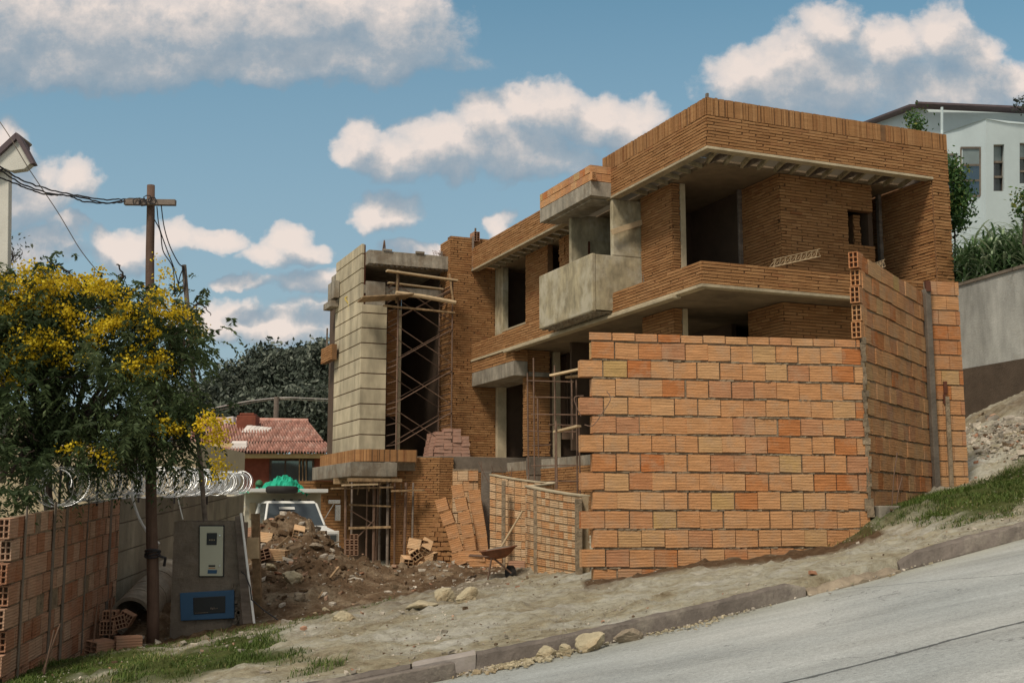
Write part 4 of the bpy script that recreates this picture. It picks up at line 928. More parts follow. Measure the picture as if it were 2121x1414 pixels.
def boxf(mb):
    mb.box(-1.12,1.12,1.4,1.48,.7,1.98); mb.box(-1.12,-1.06,1.482,4.6,.7,1.95); mb.box(1.06,1.12,1.482,4.6,.7,1.95); mb.box(-1.12,1.12,4.602,4.66,.7,1.95)
    mb.hexa([(-1.12,.75,1.92),(1.12,.75,1.92),(1.12,1.4,1.90),(-1.12,1.4,1.90),(-1.12,.75,1.985),(1.12,.75,1.985),(1.12,1.4,1.975),(-1.12,1.4,1.975)])
    mb.box(-1.06,1.06,1.482,4.6,.7,.78)
tb('cargo_box',boxf,M['cream'],bevel=.01)
tb('box_cap_rail',lambda m:m.box(-1.15,1.15,.72,.76,1.93,2.03),M['white'],bevel=.01)
tb('box_vent',lambda m:m.box(-1.0,-.82,1.38,1.398,1.2,1.65),M['trim'],bevel=.01)
def mirf(mb):
    mb.box(1.02,1.36,.15,.25,1.62,1.72); mb.beam((.88,.3,1.1),(1.2,.2,1.65),.02,.02); mb.box(1.22,1.38,.16,.24,1.15,1.58)
tb('wing_mirror',mirf,M['chrome'],bevel=.01)
tb('side_rail',lambda m:[m.box(-1.75,-1.14,1.3,1.34,1.52,1.56),m.box(-1.75,-1.7,1.3,1.34,1.3,1.9)]+[m.box(-1.72+.1*i,-1.70+.1*i,1.31,1.33,1.3,1.52) for i in range(6)],M['white'],bevel=0)
TM=Matrix.Translation(TR.location)@Matrix.Rotation(R(24),4,'Z')
# tyre and netting lying on the cargo box
mb=MB(); c=P(584,1013.5,30.45); n=40; ring=[(-.08,.30),(-.085,.36),(-.05,.40),(.05,.40),(.085,.36),(.08,.30),(.05,.24),(-.05,.24)]
vs=[];fs=[];K=len(ring)
for i in range(n):
    t=2*math.pi*i/n
    for (h,r_) in ring: 
        r2=r_+(.008 if (i%2 and r_>.38) else 0); vs.append((c.x+r2*math.cos(t),c.y+r2*math.sin(t)*.95,c.z+h*1.05))
for i in range(n):
    for k in range(K): fs.append((i*K+k,i*K+(k+1)%K,((i+1)%n)*K+(k+1)%K,((i+1)%n)*K+k))
mb.mesh(vs,fs); tag(mb.build('spare_tyre',M['rubber'],loc=tuple(c-Vector((0,0,.09))),smooth=True),'worn black spare tyre lying flat on top of the truck','tyre')
# draped net: height field with folds
mb=MB(); nx,ny=70,30; vs=[];fs=[]
cl=[(503,1024),(515,1020),(530,1016),(545,1010),(556,998),(568,990),(580,986),(594,988),(606,993),(616,1003),(626,1012),(633,1024)]
def clz(u):
    for (u0,v0),(u1,v1) in zip(cl,cl[1:]):
        if u0<=u<=u1: return v0+(v1-v0)*(u-u0)/(u1-u0)
    return 1024
for j in range(ny+1):
    for i in range(nx+1):
        u=503+130*i/nx; t=j/ny; yy=30.9+1.3*t; top=P(u,clz(u),31.4).z; base=P(u,1021,31.4).z
        prof=math.sin(math.pi*min(1,t*.92+.04))**.6
        z=base+(top-base)*prof+.11*noise.noise(Vector((u*.12,t*5,0)))*prof+.06*noise.noise(Vector((u*.33,t*9,3)))
        x=P(u,1010,31.4).x+.06*noise.noise(Vector((t*6,u*.05,7))); vs.append((x,yy-.25*(1-abs(2*t-1))*0+.05*noise.noise(Vector((u*.2,t*4,9))),z))
for j in range(ny):
    for i in range(nx): a=j*(nx+1)+i; fs.append((a,a+1,a+nx+2,a+nx+1))
mb.mesh(vs,fs); tag(mb.build('green_netting',M['net'],loc=tuple(P(570,1025,31.2)),smooth=False),'crumpled bright green netting heaped on top of the truck','netting')
mb=MB(); c=P(537,1003,33)
vs=[];fs=[];n=16
for j in range(7):
    t=j/6*math.pi/2
    for k in range(n): a=2*math.pi*k/n; vs.append(c+Vector((.11*math.cos(t)*math.cos(a),.13*math.cos(t)*math.sin(a),.13*math.sin(t))))
for j in range(6):
    for k in range(n): fs.append((j*n+k,j*n+(k+1)%n,(j+1)*n+(k+1)%n,(j+1)*n+k))
mb.mesh(vs,fs); mb.obox(c+Vector((0,-.12,0)),(.08,0,0),(0,.05,0),(0,0,.012)); mb.tube([c-Vector((0,0,.01)),c-Vector((0,0,.18))],.10,12)
tag(mb.build('green_helmet',M['greenp'],loc=tuple(c)),'dull green helmet shape behind the left end of the netting','helmet')
# ------------------------------------------------------------------ soil heap with debris
hx=np.arange(-7.0,0.2,.055); hy=np.arange(17.4,26.5,.055); HX,HY=np.meshgrid(hx,hy,indexing='ij')
def heaph(x,y):
    h=1.50*bell(x,y,-4.38,22.7,1.08,1.5)+.5*bell(x,y,-3.6,21.0,1.1,1.3)+.38*bell(x,y,-3.6,19.2,1.6,1.3)+.25*bell(x,y,-1.6,22,1.4,1.3)+.42*bell(x,y,-4.8,19.6,.9,.9)+.3*bell(x,y,-5.5,18.3,.5,.8)
    return h
def heapz(x,y):
    h=heaph(x,y); w_=np.clip(h/.35,0,1)
    return tz(x,y)+h+w_*(fb(x,y,1.6,4,11)*.22+fb(x,y,7,4,12)*.24+np.maximum(0,fb(x,y,5,2,21)-.1)*.5)-.07*(1-w_)-.10*np.exp(-h/.03)
def HZ(x,y): return max(float(heapz(np.array([float(x)]),np.array([float(y)]))[0]),GZ(x,y))
def heapmat():
    m,nt=newmat('excavated_brown_soil'); v=coords(nt); n1=nse(nt,1.6,7,.7,v); n2=nse(nt,14,8,.8,v)
    c=ramp(nt,n1,[(.3,(.11,.068,.038)),(.46,(.19,.125,.075)),(.58,(.29,.215,.14)),(.72,(.43,.36,.26))])
    c=mixc(nt,c,ramp(nt,n2,[(.3,(.5,.47,.43)),(.55,(1,1,1)),(.74,(1.7,1.6,1.5))]),.95,'MULTIPLY')
    out(nt,c,.95,n2,1.,.07,spec=.08); return m
M['heap']=heapmat()
hpz=gridmesh('soil_heap',HX,HY,heapz(HX,HY),M['heap'],{},kind=None)
del_k=[k for k in ('kind',) if k in hpz.keys()]
for k in del_k: del hpz[k]
ctr=Vector((-4.2,22,-1.7)); hpz.data.transform(Matrix.Translation(-ctr)); hpz.location=ctr
tag(hpz,'heap of excavated brown soil mixed with rubble in front of the truck','soil heap')
# ------------------------------------------------------------------ rocks
def rock(name,c,s,seed,mat,label,group=None,rz=0.,sub=3,flat=.55):
    import bmesh
    bm=bmesh.new(); bmesh.ops.create_icosphere(bm,subdivisions=4,radius=1); o_=Vector((seed*3.7,seed*1.3,0))
    planes=[(Vector((random.uniform(-1,1),random.uniform(-1,1),random.uniform(-.3,1))).normalized(),random.uniform(.5,.78)) for _ in range(13)]
    for v in bm.verts:
        p=v.co.copy()
        for n_,d_ in planes:
            e=p.dot(n_)-d_
            if e>0: p-=n_*e*.92
        k=1+.20*noise.noise(p*1.3+o_)+.10*noise.noise(p*4+o_)+.05*noise.noise(p*11+o_); v.co=Vector((p.x*s[0]*k,p.y*s[1]*k,p.z*s[2]*k))
    me=bpy.data.meshes.new(name); bm.to_mesh(me); bm.free(); me.materials.append(mat)
    at=me.attributes.new('rnd','FLOAT','FACE'); at.data.foreach_set('value',[.6]*len(me.polygons))
    o=bpy.data.objects.new(name,me); COL.objects.link(o); o.location=c; o.rotation_euler=(random.uniform(-.15,.15),random.uniform(-.15,.15),rz); return tag(o,label,'rock',group)
def onroad(x,t): return (x,float(yk(x))-t,float(zk(x))-.02)
G='rocks lying in the road against the kerb'
def gpx(u,v,y0=10,y1=30,f=None):
    """walk the sight line until it meets the ground, to read off where a photographed stone lies"""
    r=ray(u,v); y=y0
    while y<y1:
        k=y/r[1]; 
        if r[2]*k<(f or GZ)(r[0]*k,y): break
        y+=.02
    k=y/r[1]; return (r[0]*k,y,r[2]*k)
def roadpt(u,v):
    r=ray(u,v); y=6.
    while y<20:
        k=y/r[1]
        if r[2]*k<float(zk(r[0]*k)): break
        y+=.01
    k=y/r[1]; return (r[0]*k,y,r[2]*k)
for i,(u,v,s,mt,lab) in enumerate(((1222,1338,(.20,.12,.10),'rock','largest yellowish rock in the gutter, notched on top'),(1295,1316,(.165,.09,.085),'rockg','brown grey flat rock just uphill of the largest gutter rock'),
   (1170,1344,(.075,.07,.07),'rock','small squarish yellow rock touching the largest gutter rock'),(1133,1351,(.11,.08,.075),'rock','lowest angular yellow rock in the gutter'),(1315,1318,(.085,.06,.035),'rock','thin pale slab under the brown grey gutter rock'))):
    p=roadpt(u,v); rock('rock',(p[0],min(p[1],float(yk(p[0]))-.05-s[1]),float(zk(p[0]))+s[2]*.5),s,i+3,M[mt],lab,G,rz=.3)
G='boulders lying about the site'
for i,(u,v,s,mt,lab,f) in enumerate(((918,1246,(.15,.12,.16),'rock','taller of the two yellow boulders on the verge below the wheelbarrow',GZ),(964,1244,(.17,.13,.12),'rock','rounder of the two yellow boulders on the verge',GZ),
   (710,1286,(.19,.14,.10),'rock','flat pale boulder at the foot of the brown soil',GZ),(870,1258,(.26,.2,.07),'rock','low half buried pale boulder left of the yellow pair',GZ),
   (1148,1180,(.20,.15,.13),'rock','pale boulder against the foot of the curved wall',GZ),(1140,1182,(.08,.06,.08),'rockg','small brown stone leaning on the boulder by the curved wall',GZ),
   (603,1203,(.26,.17,.15),'rock','big yellow green boulder set in the front of the soil heap',HZ),(655,1142,(.22,.16,.06),'rockg','flat grey stone on the right shoulder of the soil heap',HZ),
   (620,1245,(.12,.1,.09),'rockg','brown stone below the big boulder on the heap',HZ),(674,1268,(.06,.05,.06),'rock','small pale stone standing at the lower edge of the soil',HZ),
   (888,1172,(.15,.12,.14),'rock','grey stone at the base of the tumbled block pile',GZ),(590,1158,(.15,.12,.10),'rockg','angular stone halfway up the soil heap',HZ),(560,1180,(.2,.14,.07),'rock','long pale stone left of the big boulder',HZ))):
    p=gpx(u,v,17 if f is HZ else 10,30,f); rock('boulder',(p[0],p[1]+s[1]*.6,f(p[0],p[1]+s[1]*.6)+s[2]*.45),s,i+20,M[mt],lab,G,rz=i*.7)
# small rubble strewn about: too many to count
mb=MB()
def chip(mb,x,y,z,s,r=None,m=0):
    a=random.random()*6.28; X=Vector((math.cos(a),math.sin(a),random.uniform(-.4,.4)))*s*random.uniform(.5,1.2); Y=Vector((-math.sin(a),math.cos(a),random.uniform(-.4,.4)))*s*random.uniform(.4,.9); Z=Vector((random.uniform(-.3,.3),random.uniform(-.3,.3),1))*s*random.uniform(.25,.6)
    c=Vector((x,y,z)); p=[c+X*i*random.uniform(.7,1)+Y*j*random.uniform(.7,1)+Z*k*random.uniform(.6,1) for k in (-1,1) for i,j in ((-1,-1),(1,-1),(1,1),(-1,1))]
    mb.hexa(p,r,m)
pts=[]
for i in range(6500):
    x=random.uniform(-6,9); y=random.uniform(0,1)**1.3*12+float(yk(x))+.25; pts.append((x,y,random.uniform(.004,.015) if random.random()<.965 else random.uniform(.02,.045)))
for i in range(2600): pts.append((random.gauss(-3.9,1.3),random.gauss(21,2.),random.uniform(.008,.024) if random.random()<.90 else random.uniform(.03,.08)))
for i in range(1500): x=random.gauss(8.9,.7); pts.append((x,random.gauss(21.6,.9),random.uniform(.01,.035) if random.random()<.93 else random.uniform(.05,.10)))
for i in range(110): pts.append((random.gauss(-4.1,1.),random.gauss(20.8,1.4),random.uniform(.05,.11)))
for i in range(700): x=random.uniform(.0,5.8); pts.append((x+random.gauss(-2,1.0),random.gauss(21.4,1.4),random.uniform(.02,.05)))
pa=np.array(pts); inh=(pa[:,0]>-6.9)&(pa[:,0]<.1)&(pa[:,1]>17.5)&(pa[:,1]<26.3)
pz=tz(pa[:,0],pa[:,1]); pz=np.where(inh,np.maximum(pz,heapz(pa[:,0],pa[:,1])),pz)
for (x,y,s),z in zip(pts,pz):
    if y<float(yk(x))+.2: continue
    chip(mb,x,y,float(z)+s*.25,s,None,(1 if (x<-1.5 and y>17.6 and random.random()<.72) else 0) if random.random()<.8 else (1 if random.random()<.6 else 2))
for i in range(420):
    x=random.gauss(-.1,.5) if random.random()<.6 else random.uniform(-3,4.5); t=abs(random.gauss(.02,.12))+.03; p=onroad(x,t); chip(mb,p[0],p[1],p[2]+.02,random.uniform(.006,.022),None,0 if random.random()<.6 else 3)
for i in range(260):
    x=random.gauss(.02,.16); p=onroad(x,abs(random.gauss(.10,.13))+.05); chip(mb,p[0],p[1],p[2]+.02,random.uniform(.008,.035),None,3)
for i in range(90):
    x=random.gauss(1.75,.25); p=onroad(x,abs(random.gauss(.12,.14))+.08); chip(mb,p[0],p[1],p[2]+.02,random.uniform(.006,.02),None,3)
mb.build('loose_rubble',[M['gravel'],M['heap'],M['block2'],M['rock']],kind='stuff')
# ------------------------------------------------------------------ loose hollow blocks
def blockmesh(name,hx,hy,hz,nx,nz,mat):
    mb=MB(); hollow(mb,(0,0,0),(hx,0,0),(0,hy,0),(0,0,hz),nx,nz,r=.5,wall=.013); return mb.build(name,[mat,M['hole']])
protoB={}
def block(c,rot,dims,label,group,cat='block',mat='block',name='hollow_block',grid=(2,3)):
    key=(dims,mat,grid)
    if key not in protoB:
        o=blockmesh(name,*dims,*grid,M[mat]); protoB[key]=o
    else: o=protoB[key].copy(); COL.objects.link(o)
    o.location=c; o.rotation_euler=rot; return tag(o,label,cat,group)
# leaning stack
cols=[((390,640),(540,1130)),((510,540),(625,1125)),((640,580),(705,1020))]
z4=lambda x,y:(800+x/3.534,850+y/3.534)
for ci,(t,b) in enumerate(cols):
    T_,Bm=P(*z4(*t),22.0+.15*ci),P(*z4(*b),22.0+.15*ci); d=(T_-Bm); n=int(round(d.length/.245)); ang=math.atan2(d.x,d.z)
    for k in range(n):
        f=(k+.5)/n; c=Bm.lerp(T_,f)+Vector((.05*math.sin(f*3.1)*(1 if ci<2 else .3),0,0)); 
        block(c,(ang+random.uniform(-.04,.04),0,1.5708+random.uniform(-.06,.06)),(.115,.107,.115),'orange hollow block in the stack leaning over beside the dark concrete post','blocks of the leaning stack',grid=(2,3))
# tumbled pile left of it and other strays
for i,(x,y,rx,ry,rz_,g,lab) in enumerate(((215,1045,.3,.9,.4,0,'block tipped on edge in the small tumbled pile, holes showing'),(300,1065,.2,-.1,1.2,0,'block lying flat on the right of the small tumbled pile'),(230,980,.1,.2,.9,0,'topmost orange block of the small tumbled pile'),(285,1000,.6,.5,.2,0,'block resting against the topmost one of the tumbled pile'),(150,1110,.2,.1,.3,0,'pale block at the left foot of the tumbled pile'),(230,1140,.1,.2,1.1,0,'block lying lowest in front of the tumbled pile'))):
    p=P(*z4(x,y),23.2); block(p,(rx,ry,rz_),(.10,.17,.10),lab,'blocks tumbled below the brick base wall',mat='block3')
for i,(u,v,Y,rot,lab) in enumerate(((225,1298,17.2,(0,0,.1),'lower block showing its six holes beside the drain pipe'),(230,1277,17.35,(0,0,.12),'upper block showing its holes beside the drain pipe'),(262,1280,17.4,(0,.5,.1),'block tilted against the drain pipe mouth'),(246,1287,17.3,(0,-.25,.3),'block wedged between the upright pair and the tilted one'))):
    block(P(u,v,Y),rot,(.095,.13,.095),lab,'blocks by the drain pipe',mat='block2',grid=(4,3))
for (u,v,Y,rot,lab) in ((208,1338,16.3,(0,.1,-.5),'long dusty block on the grass edge left of the wooden pole'),(265,1335,16.5,(0,0,-1.1),'second dusty block lying right behind the first near the pole foot')):
    p=P(u,v,Y); p.z=GZ(p.x,p.y)+.10; block(p,rot,(.115,.17,.10),lab,'blocks by the foot of the wooden pole',mat='block2')
for (u,v,rz_,dx,lab,mt) in ((548,1121,1.2,.16,'pale ribbed block lying across the left side of the soil heap','block3'),(545,1156,.3,.14,'red block with open cells in the left side of the heap','block2'),(617,1110,.2,.12,'small broken pale block near the top of the heap','block3'),(573,1157,1.3,.15,'pinkish broken block left of the big boulder','block3'),(515,1112,.9,.16,'red brown block at the left shoulder of the heap','block2')):
    p=Vector(gpx(u,v,17.5,30,HZ)); p.z=HZ(p.x,p.y)+.05; p.y+=.05
    block(p,(random.uniform(-.3,.3),random.uniform(-.3,.3),rz_),(.10,dx+.04,.09),lab,'blocks strewn on the soil heap',mat=mt)
for (u,v,lab) in ((950,1176,'broken hollow block lying alone left of the wheelbarrow'),(1018,1178,'dark hollow block on the ground below the wheelbarrow'),(1075,1176,'long clay block on the ground right below the wheelbarrow'),(825,1181,'clay slab fragment at the foot of the base wall')):
    p=Vector(gpx(u,v,14,30)); p.z+=.05; block(p,(0,0,random.uniform(.1,1.4)),(.10,.15,.07),lab,'stray blocks in front of the curved wall',mat='block2')
for i,(z4x,z4y,lab) in enumerate(((640,1080,'lower'),(700,1115,'lowest'),(625,1050,'upper'),(760,1090,'right hand'))):
    block(P(*z4(z4x,z4y),19.6),(0,random.uniform(-.1,.1),random.uniform(-.2,.2)+1.5),(.11,.2,.05),lab+' flat clay slab in the low pile under the wheelbarrow','clay slabs under the wheelbarrow',mat='block',grid=(4,1))
# stack on the terrace
rows=[(-1.42,-.28,7),( -1.30,-.3,0)]
cnt=0
hts=[6,7,8,9,9,8,6]
for cix in range(4):
    for k in range([7,8,8,6][cix]*1):
        if k>=7 and cix in(0,): continue
        a=-1.28+cix*.30+random.uniform(-.015,.015)+(.05*k/8 if cix==0 else 0)-(.03*k/8 if cix==3 else 0); z=1.76+.055+k*.112
        c=hw(a,14.03+random.uniform(-.02,.02),z)
        block(c,(random.uniform(-.04,.04),random.uniform(-.04,.04),R(112.8)+random.uniform(-.06,.06)),(.1,.145,.052),'pinkish brick in the pile standing on the terrace before the tower wall','bricks piled on the terrace',cat='brick',mat='pink',name='perforated_brick',grid=(3,1))
for k in range(7):
    for j in range(2):
        c=hw(-1.55+.03*random.random()+.02*k,14.1+.26*j,1.76+.055+k*.105); block(c,(0,0,R(22.8)+1.5708),(.12,.07,.05),'pinkish brick in the pile standing on the terrace before the tower wall','bricks piled on the terrace',cat='brick',mat='pink',name='perforated_brick',grid=(4,2))
for (u,v,Y) in [(x,y,34.5) for y in (1144,1133,1122,1111) for x in (720,729,738)]:
    if (u,v)==(720,1111): continue
    block(P(u,v,Y),(0,0,.1),(.055,.12,.07),'dark red hollow brick in the low stack behind the shores','bricks stacked under the terrace',cat='brick',mat='block2',name='hollow_brick',grid=(1,2))
# ------------------------------------------------------------------ curved wall
def spline(pts,n=14):
    o=[]
    for i in range(len(pts)-1):
        p0,p1,p2,p3=[Vector(pts[min(max(j,0),len(pts)-1)]) for j in (i-1,i,i+1,i+2)]
        for k in range(n):
            t=k/n; o.append(.5*((2*p1)+(-p0+p2)*t+(2*p0-5*p1+4*p2-p3)*t*t+(-p0+3*p1-3*p2+p3)*t**3))
    o.append(Vector(pts[-1])); return o
cw=empty('curved_wall',(.5,19,-.95),'waist high wall of pale clay blocks bending in an S curve','wall')
path=spline([(-.36,21.6,.68),(.0,21.2,.60),(.42,20.75,.53),(.66,20.45,.51),(.60,20.0,.47),(.30,19.5,.43),(.30,19.1,.41),(.50,18.5,.35),(.80,17.7,.28),(1.04,16.95,.235)],30)
# resample at even spacing
rs_=[path[0]];acc=0
for a,b in zip(path,path[1:]):
    dl=(Vector((b.x,b.y))-Vector((a.x,a.y))).length; acc+=dl
    if acc>=.158: rs_.append(b); acc=0
rs_.append(path[-1]); path=rs_
mb=MB(); rowh=.128
def nrmat(i):
    a,b=path[max(i-1,0)],path[min(i+1,len(path)-1)]; d=Vector((b.x-a.x,b.y-a.y,0)).normalized(); return Vector((d.y,-d.x,0)),d
zb=-1.15
for i in range(len(path)-1):
    p,q=path[i],path[i+1]; n0,d=nrmat(i);n1,_=nrmat(i+1); top=lambda z,pp:zb+(pp.z-zb)*z
    nr=13
    P0,P1=Vector((p.x,p.y,0)),Vector((q.x,q.y,0))
    mb.hexa([P0+n0*.045+Vector((0,0,zb)),P1+n1*.045+Vector((0,0,zb)),P1-n1*.045+Vector((0,0,zb)),P0-n0*.045+Vector((0,0,zb)),P0+n0*.045+Vector((0,0,p.z-.005)),P1+n1*.045+Vector((0,0,q.z-.005)),P1-n1*.045+Vector((0,0,q.z-.005)),P0-n0*.045+Vector((0,0,p.z-.005))],.5,1)
    for r_ in range(nr):
        for sgn in (1,-1):
            g=.06; pa=P0.lerp(P1,g if (r_+i)%2 else .04); pb=P0.lerp(P1,.97); o=.06+random.uniform(-.006,.006)
            za0,zb0=top(r_/nr,p)+.008,top((r_+1)/nr,p)-.008; za1,zb1=top(r_/nr,q)+.008,top((r_+1)/nr,q)-.008
            f=[pa+n0*sgn*o+Vector((0,0,za0)),pb+n1*sgn*o+Vector((0,0,za1)),pb+n1*sgn*o+Vector((0,0,zb1)),pa+n0*sgn*o+Vector((0,0,zb0))]
            k=[pa+n0*sgn*.04+Vector((0,0,za0)),pb+n1*sgn*.04+Vector((0,0,za1)),pb+n1*sgn*.04+Vector((0,0,zb1)),pa+n0*sgn*.04+Vector((0,0,zb0))]
            rr=random.random(); h=zb0-za0
            mb.mesh(f+k,[(0,1,2,3),(3,2,6,7),(1,0,4,5),(0,3,7,4),(2,1,5,6)],rr,0)
            for q_ in range(5): mb.uv[-1-q_]=[(0,0),(.15,0),(.15,h),(0,h)]
mb.build('block_courses',[M['block3'],simple('pale_lime_mortar',(.42,.32,.20),.3,9)],cw)
mb=MB()
for i in range(len(path)-1):
    p,q=path[i],path[i+1]; n0,_=nrmat(i);n1,_=nrmat(i+1); w_=.075
    h0,h1=random.uniform(.0,.02),random.uniform(.0,.02)
    P0,P1=Vector((p.x,p.y,p.z)),Vector((q.x,q.y,q.z)); u=Vector((0,0,.02))
    mb.hexa([P0+n0*w_,P1+n1*w_,P1-n1*w_,P0-n0*w_,P0+n0*w_+u,P1+n1*w_+u,P1-n1*w_+u,P0-n0*w_+u],.8)
mb.build('mortar_coping',M['trim'],cw)
for (u,Y,zt,w_) in ((1043,20.95,.56,.035),(1109,18.75,.36,.03),(1198,16.95,.2,.05)):
    x=P(u,1062,Y).x; mb=MB(); mb.box(x-w_,x+w_,Y-.12,Y+.03,-1.2,zt); mb.build('tie_column',M['mortar'],cw,bevel=.01)
mb=MB()
for i,(u,v) in enumerate(((1000,985),(1012,988),(1030,990),(1048,992),(1056,994),(1064,996))):
    a=P(u,v,22.3); mb.tube([a-Vector((0,0,.1)),a+Vector((random.uniform(-.2,.05),0,.22+.08*random.random()))],.006,5)
mb.build('starter_bars',M['steel'],cw)
# dark concrete post, ragged wall stubs
mb=MB(); a,b=P(996,1140,22.6),P(1018,976,22.6); mb.box(a.x,b.x,22.6,22.8,-1.3,b.z); tag(mb.build('concrete_post',M['concd'],loc=(a.x,22.6,-1.2),bevel=.01),'dark rough concrete post between the leaning stack and curved wall','post')
mb=MB(); a=P(937,1060,23.0);b=P(990,1060,23.0)
panel(mb,(a.x,23.0),(b.x,23.0),-1.2,P(950,974,23).z,(0,-1),.2,.2,outp=.02,th=.1,jh=.012,jv=.01,jit=.012,wob=.004)
mb.box(a.x,b.x,22.99,23.12,P(950,974,23).z,P(950,971,23).z,.5,1); tag(mb.build('block_stub_wall',[M['block3'],M['mortar']],loc=(a.x,23,-1.2)),'pale block wall stub behind the leaning stack','wall')
mb=MB(); a=P(884,1060,24.3);b=P(965,1060,23.6)
panel(mb,(a.x,24.4),(b.x,23.5),-1.5,.28,(-.45,-.9),.19,.095,outp=.04,th=.12,jh=.02,jv=.01,jit=.02,wob=.012,cut=lambda x,z:z<-.35+.9*x*1.25)
slab(mb,(a.x,24.4),(b.x,23.5),(-.45,-.9),0,.12,-1.5,-.5)
slab(mb,(a.x+.35,24.1),(b.x,23.5),(-.45,-.9),0,.12,-.5,.1)
tag(mb.build('ragged_brick_wall',[M['brick'],M['mortar_b']],loc=(a.x,24.3,-1.4)),'rough stepped brick wall stub between the base wall and leaning stack','wall')
# ------------------------------------------------------------------ wheelbarrow
wbx=P(1032,1145,18.6); wb=empty('wheelbarrow',(wbx.x,18.6,GZ(wbx.x,18.6)),'rusty brown wheelbarrow tray heaped with mortar before the curved wall','wheelbarrow')
mb=MB(); n=28; top=[];
rimz=P(1032,1136,18.6).z
def tr(s,z,tilt=.09): return [Vector((wbx.x+s*.28*math.cos(2*math.pi*k/n)*(1.0),18.6+s*.24*math.sin(2*math.pi*k/n),z+tilt*s*math.cos(2*math.pi*k/n)*.5)) for k in range(n)]
L_=[tr(1.02,rimz),tr(.98,rimz-.012),tr(.72,rimz-.10,.13),tr(.42,rimz-.15,.1)]
vs=[p for l in L_ for p in l]; fs=[(j*n+k,j*n+(k+1)%n,(j+1)*n+(k+1)%n,(j+1)*n+k) for j in range(3) for k in range(n)]+[tuple(range(3*n,4*n))]
mb.mesh(vs,fs); mb.tube(tr(1.02,rimz)+[tr(1.02,rimz)[0]],.010,6,cap=False); mb.build('tray',M['steel'] if 0 else simple('rusted_tray',(.20,.085,.045),.4,6,bs=.5),wb)
mb=MB(); vs=tr(.93,rimz-.01)+tr(.5,rimz+.02)+[Vector((wbx.x,18.6,rimz+.03))]; fs=[(k,(k+1)%n,n+(k+1)%n,n+k) for k in range(n)]+[(n+k,n+(k+1)%n,2*n) for k in range(n)]; mb.mesh(vs,fs); mb.build('mortar_load',M['concd'],wb)
mb=MB(); mb.tube([(wbx.x+.16,18.66,wb.location.z+.10),(wbx.x+.22,18.7,wb.location.z+.10)],.11,16); mb.build('wheel',M['rubber'],wb)
for s_ in (-1,1):
    mb=MB(); mb.tube([(wbx.x+.2,18.6+.05*s_,wb.location.z+.1),(wbx.x-.1,18.6+.12*s_,rimz-.12),(wbx.x-.45,18.6+.2*s_,rimz-.10)],.013,6); mb.build('handle',M['steel'],wb)
    mb=MB(); mb.tube([(wbx.x-.1,18.6+.12*s_,rimz-.12),(wbx.x-.16,18.6+.16*s_,wb.location.z)],.012,6); mb.build('leg',M['steel'],wb)
stick('shovel_handle',1037,1134,18.65,1082,1058,18.75,.016,M['woodp'],'long pale tool handle standing up from the wheelbarrow','shovel',tube=True)
# ------------------------------------------------------------------ scaffolds (house frame coordinates)
def hscaf(name,label,a0,a1,b0,b1,z0,lv,nl,mat=M['steel'],r=.026):
    root=empty(name,tuple(hw(a0,b0,z0)),label,'scaffold')
    def T(nm,*pts,rr=r):
        m=MB(); m.tube([hw(*p) for p in pts],rr,7); m.build(nm,mat,root)
    top=z0+lv*nl
    for a in (a0,a1):
        for b in (b0,b1): T('standard',(a,b,z0),(a+.01,b,top+.25))
    for k in range(nl):
        za,zb_=z0+lv*k,z0+lv*(k+1)
        for b in (b0,b1): T('cross_brace',(a0,b-.03,za+.15),(a1,b-.03,zb_-.1),rr=r*.6); T('cross_brace',(a1,b+.03,za+.15),(a0,b+.03,zb_-.1),rr=r*.6)
        for a in (a0,a1):
            m=MB(); 
            for q in range(4): m.tube([hw(a,b0,za+lv*(q+.5)/4),hw(a,b1,za+lv*(q+.5)/4)],r*.6,6)
            m.build('frame_rungs',mat,root)
        T('ledger',(a0,b0,zb_),(a0,b1,zb_)); T('ledger',(a1,b0,zb_),(a1,b1,zb_))
    return root
hscaf('scaffold_tower','tall rusty scaffold tower with crossed braces in the stair bay',-2.68,-.86,13.95,15.2,1.94,1.33,4)
def hplank(pa,pb,w,h,label,group=None,mat=M['wood'],name='wooden_plank',cat='plank'):
    a,b=hw(*pa),hw(*pb); m=MB(); m.beam(a,b,w,h); return tag(m.build(name,mat,loc=tuple(a),bevel=.005),label,cat,group)
G='planks on the stair bay scaffold'
hplank((-3.1,13.85,7.55),(-.72,13.9,7.42),.2,.05,'highest plank under the raw concrete roof edge',G,M['woodp'])
hplank((-2.85,14.5,7.30),(-1.0,14.5,7.22),.2,.04,'second plank down, just behind the highest one',G,M['woodp'])
m=MB(); m.tube([hw(-2.8,13.8,6.86),hw(-1.9,13.8,6.8),hw(-.8,13.8,6.68)],[.06,.07,.065],10); tag(m.build('round_log',M['woodp'],loc=tuple(hw(-2.8,13.8,6.8))),'round log laid across the scaffold above the wide platform boards','log',G)
for i in range(4): hplank((-3.9+.02*i,14.0+.26*i-.3,6.62+.0*i),(-2.3,13.75+.26*i-.2,6.80),.22,.04,('front','second','third','rearmost')[i]+' board of the platform jutting left past the clad pillar',G)
hplank((-3.2,13.8,6.42),(-.8,13.9,6.36),.12,.05,'lowest beam across the tower below the platform boards',G)
hplank((-2.75,13.9,6.55),(-2.72,13.9,7.6),.1,.05,'short reddish upright batten at the left of the scaffold top',G); hplank((-.85,13.85,6.6),(-1.0,13.85,7.6),.05,.05,'slanting batten at the right of the scaffold top',G)
cable('yellow_rope',[(738,602,39),(725,612,39),(715,618,39),(722,630,38.9),(722,645,38.9),(724,656,38.9)],.025,'yellow rope dangling from the left end of the platform',mat=simple('yellow_rope',(.42,.32,.08)))
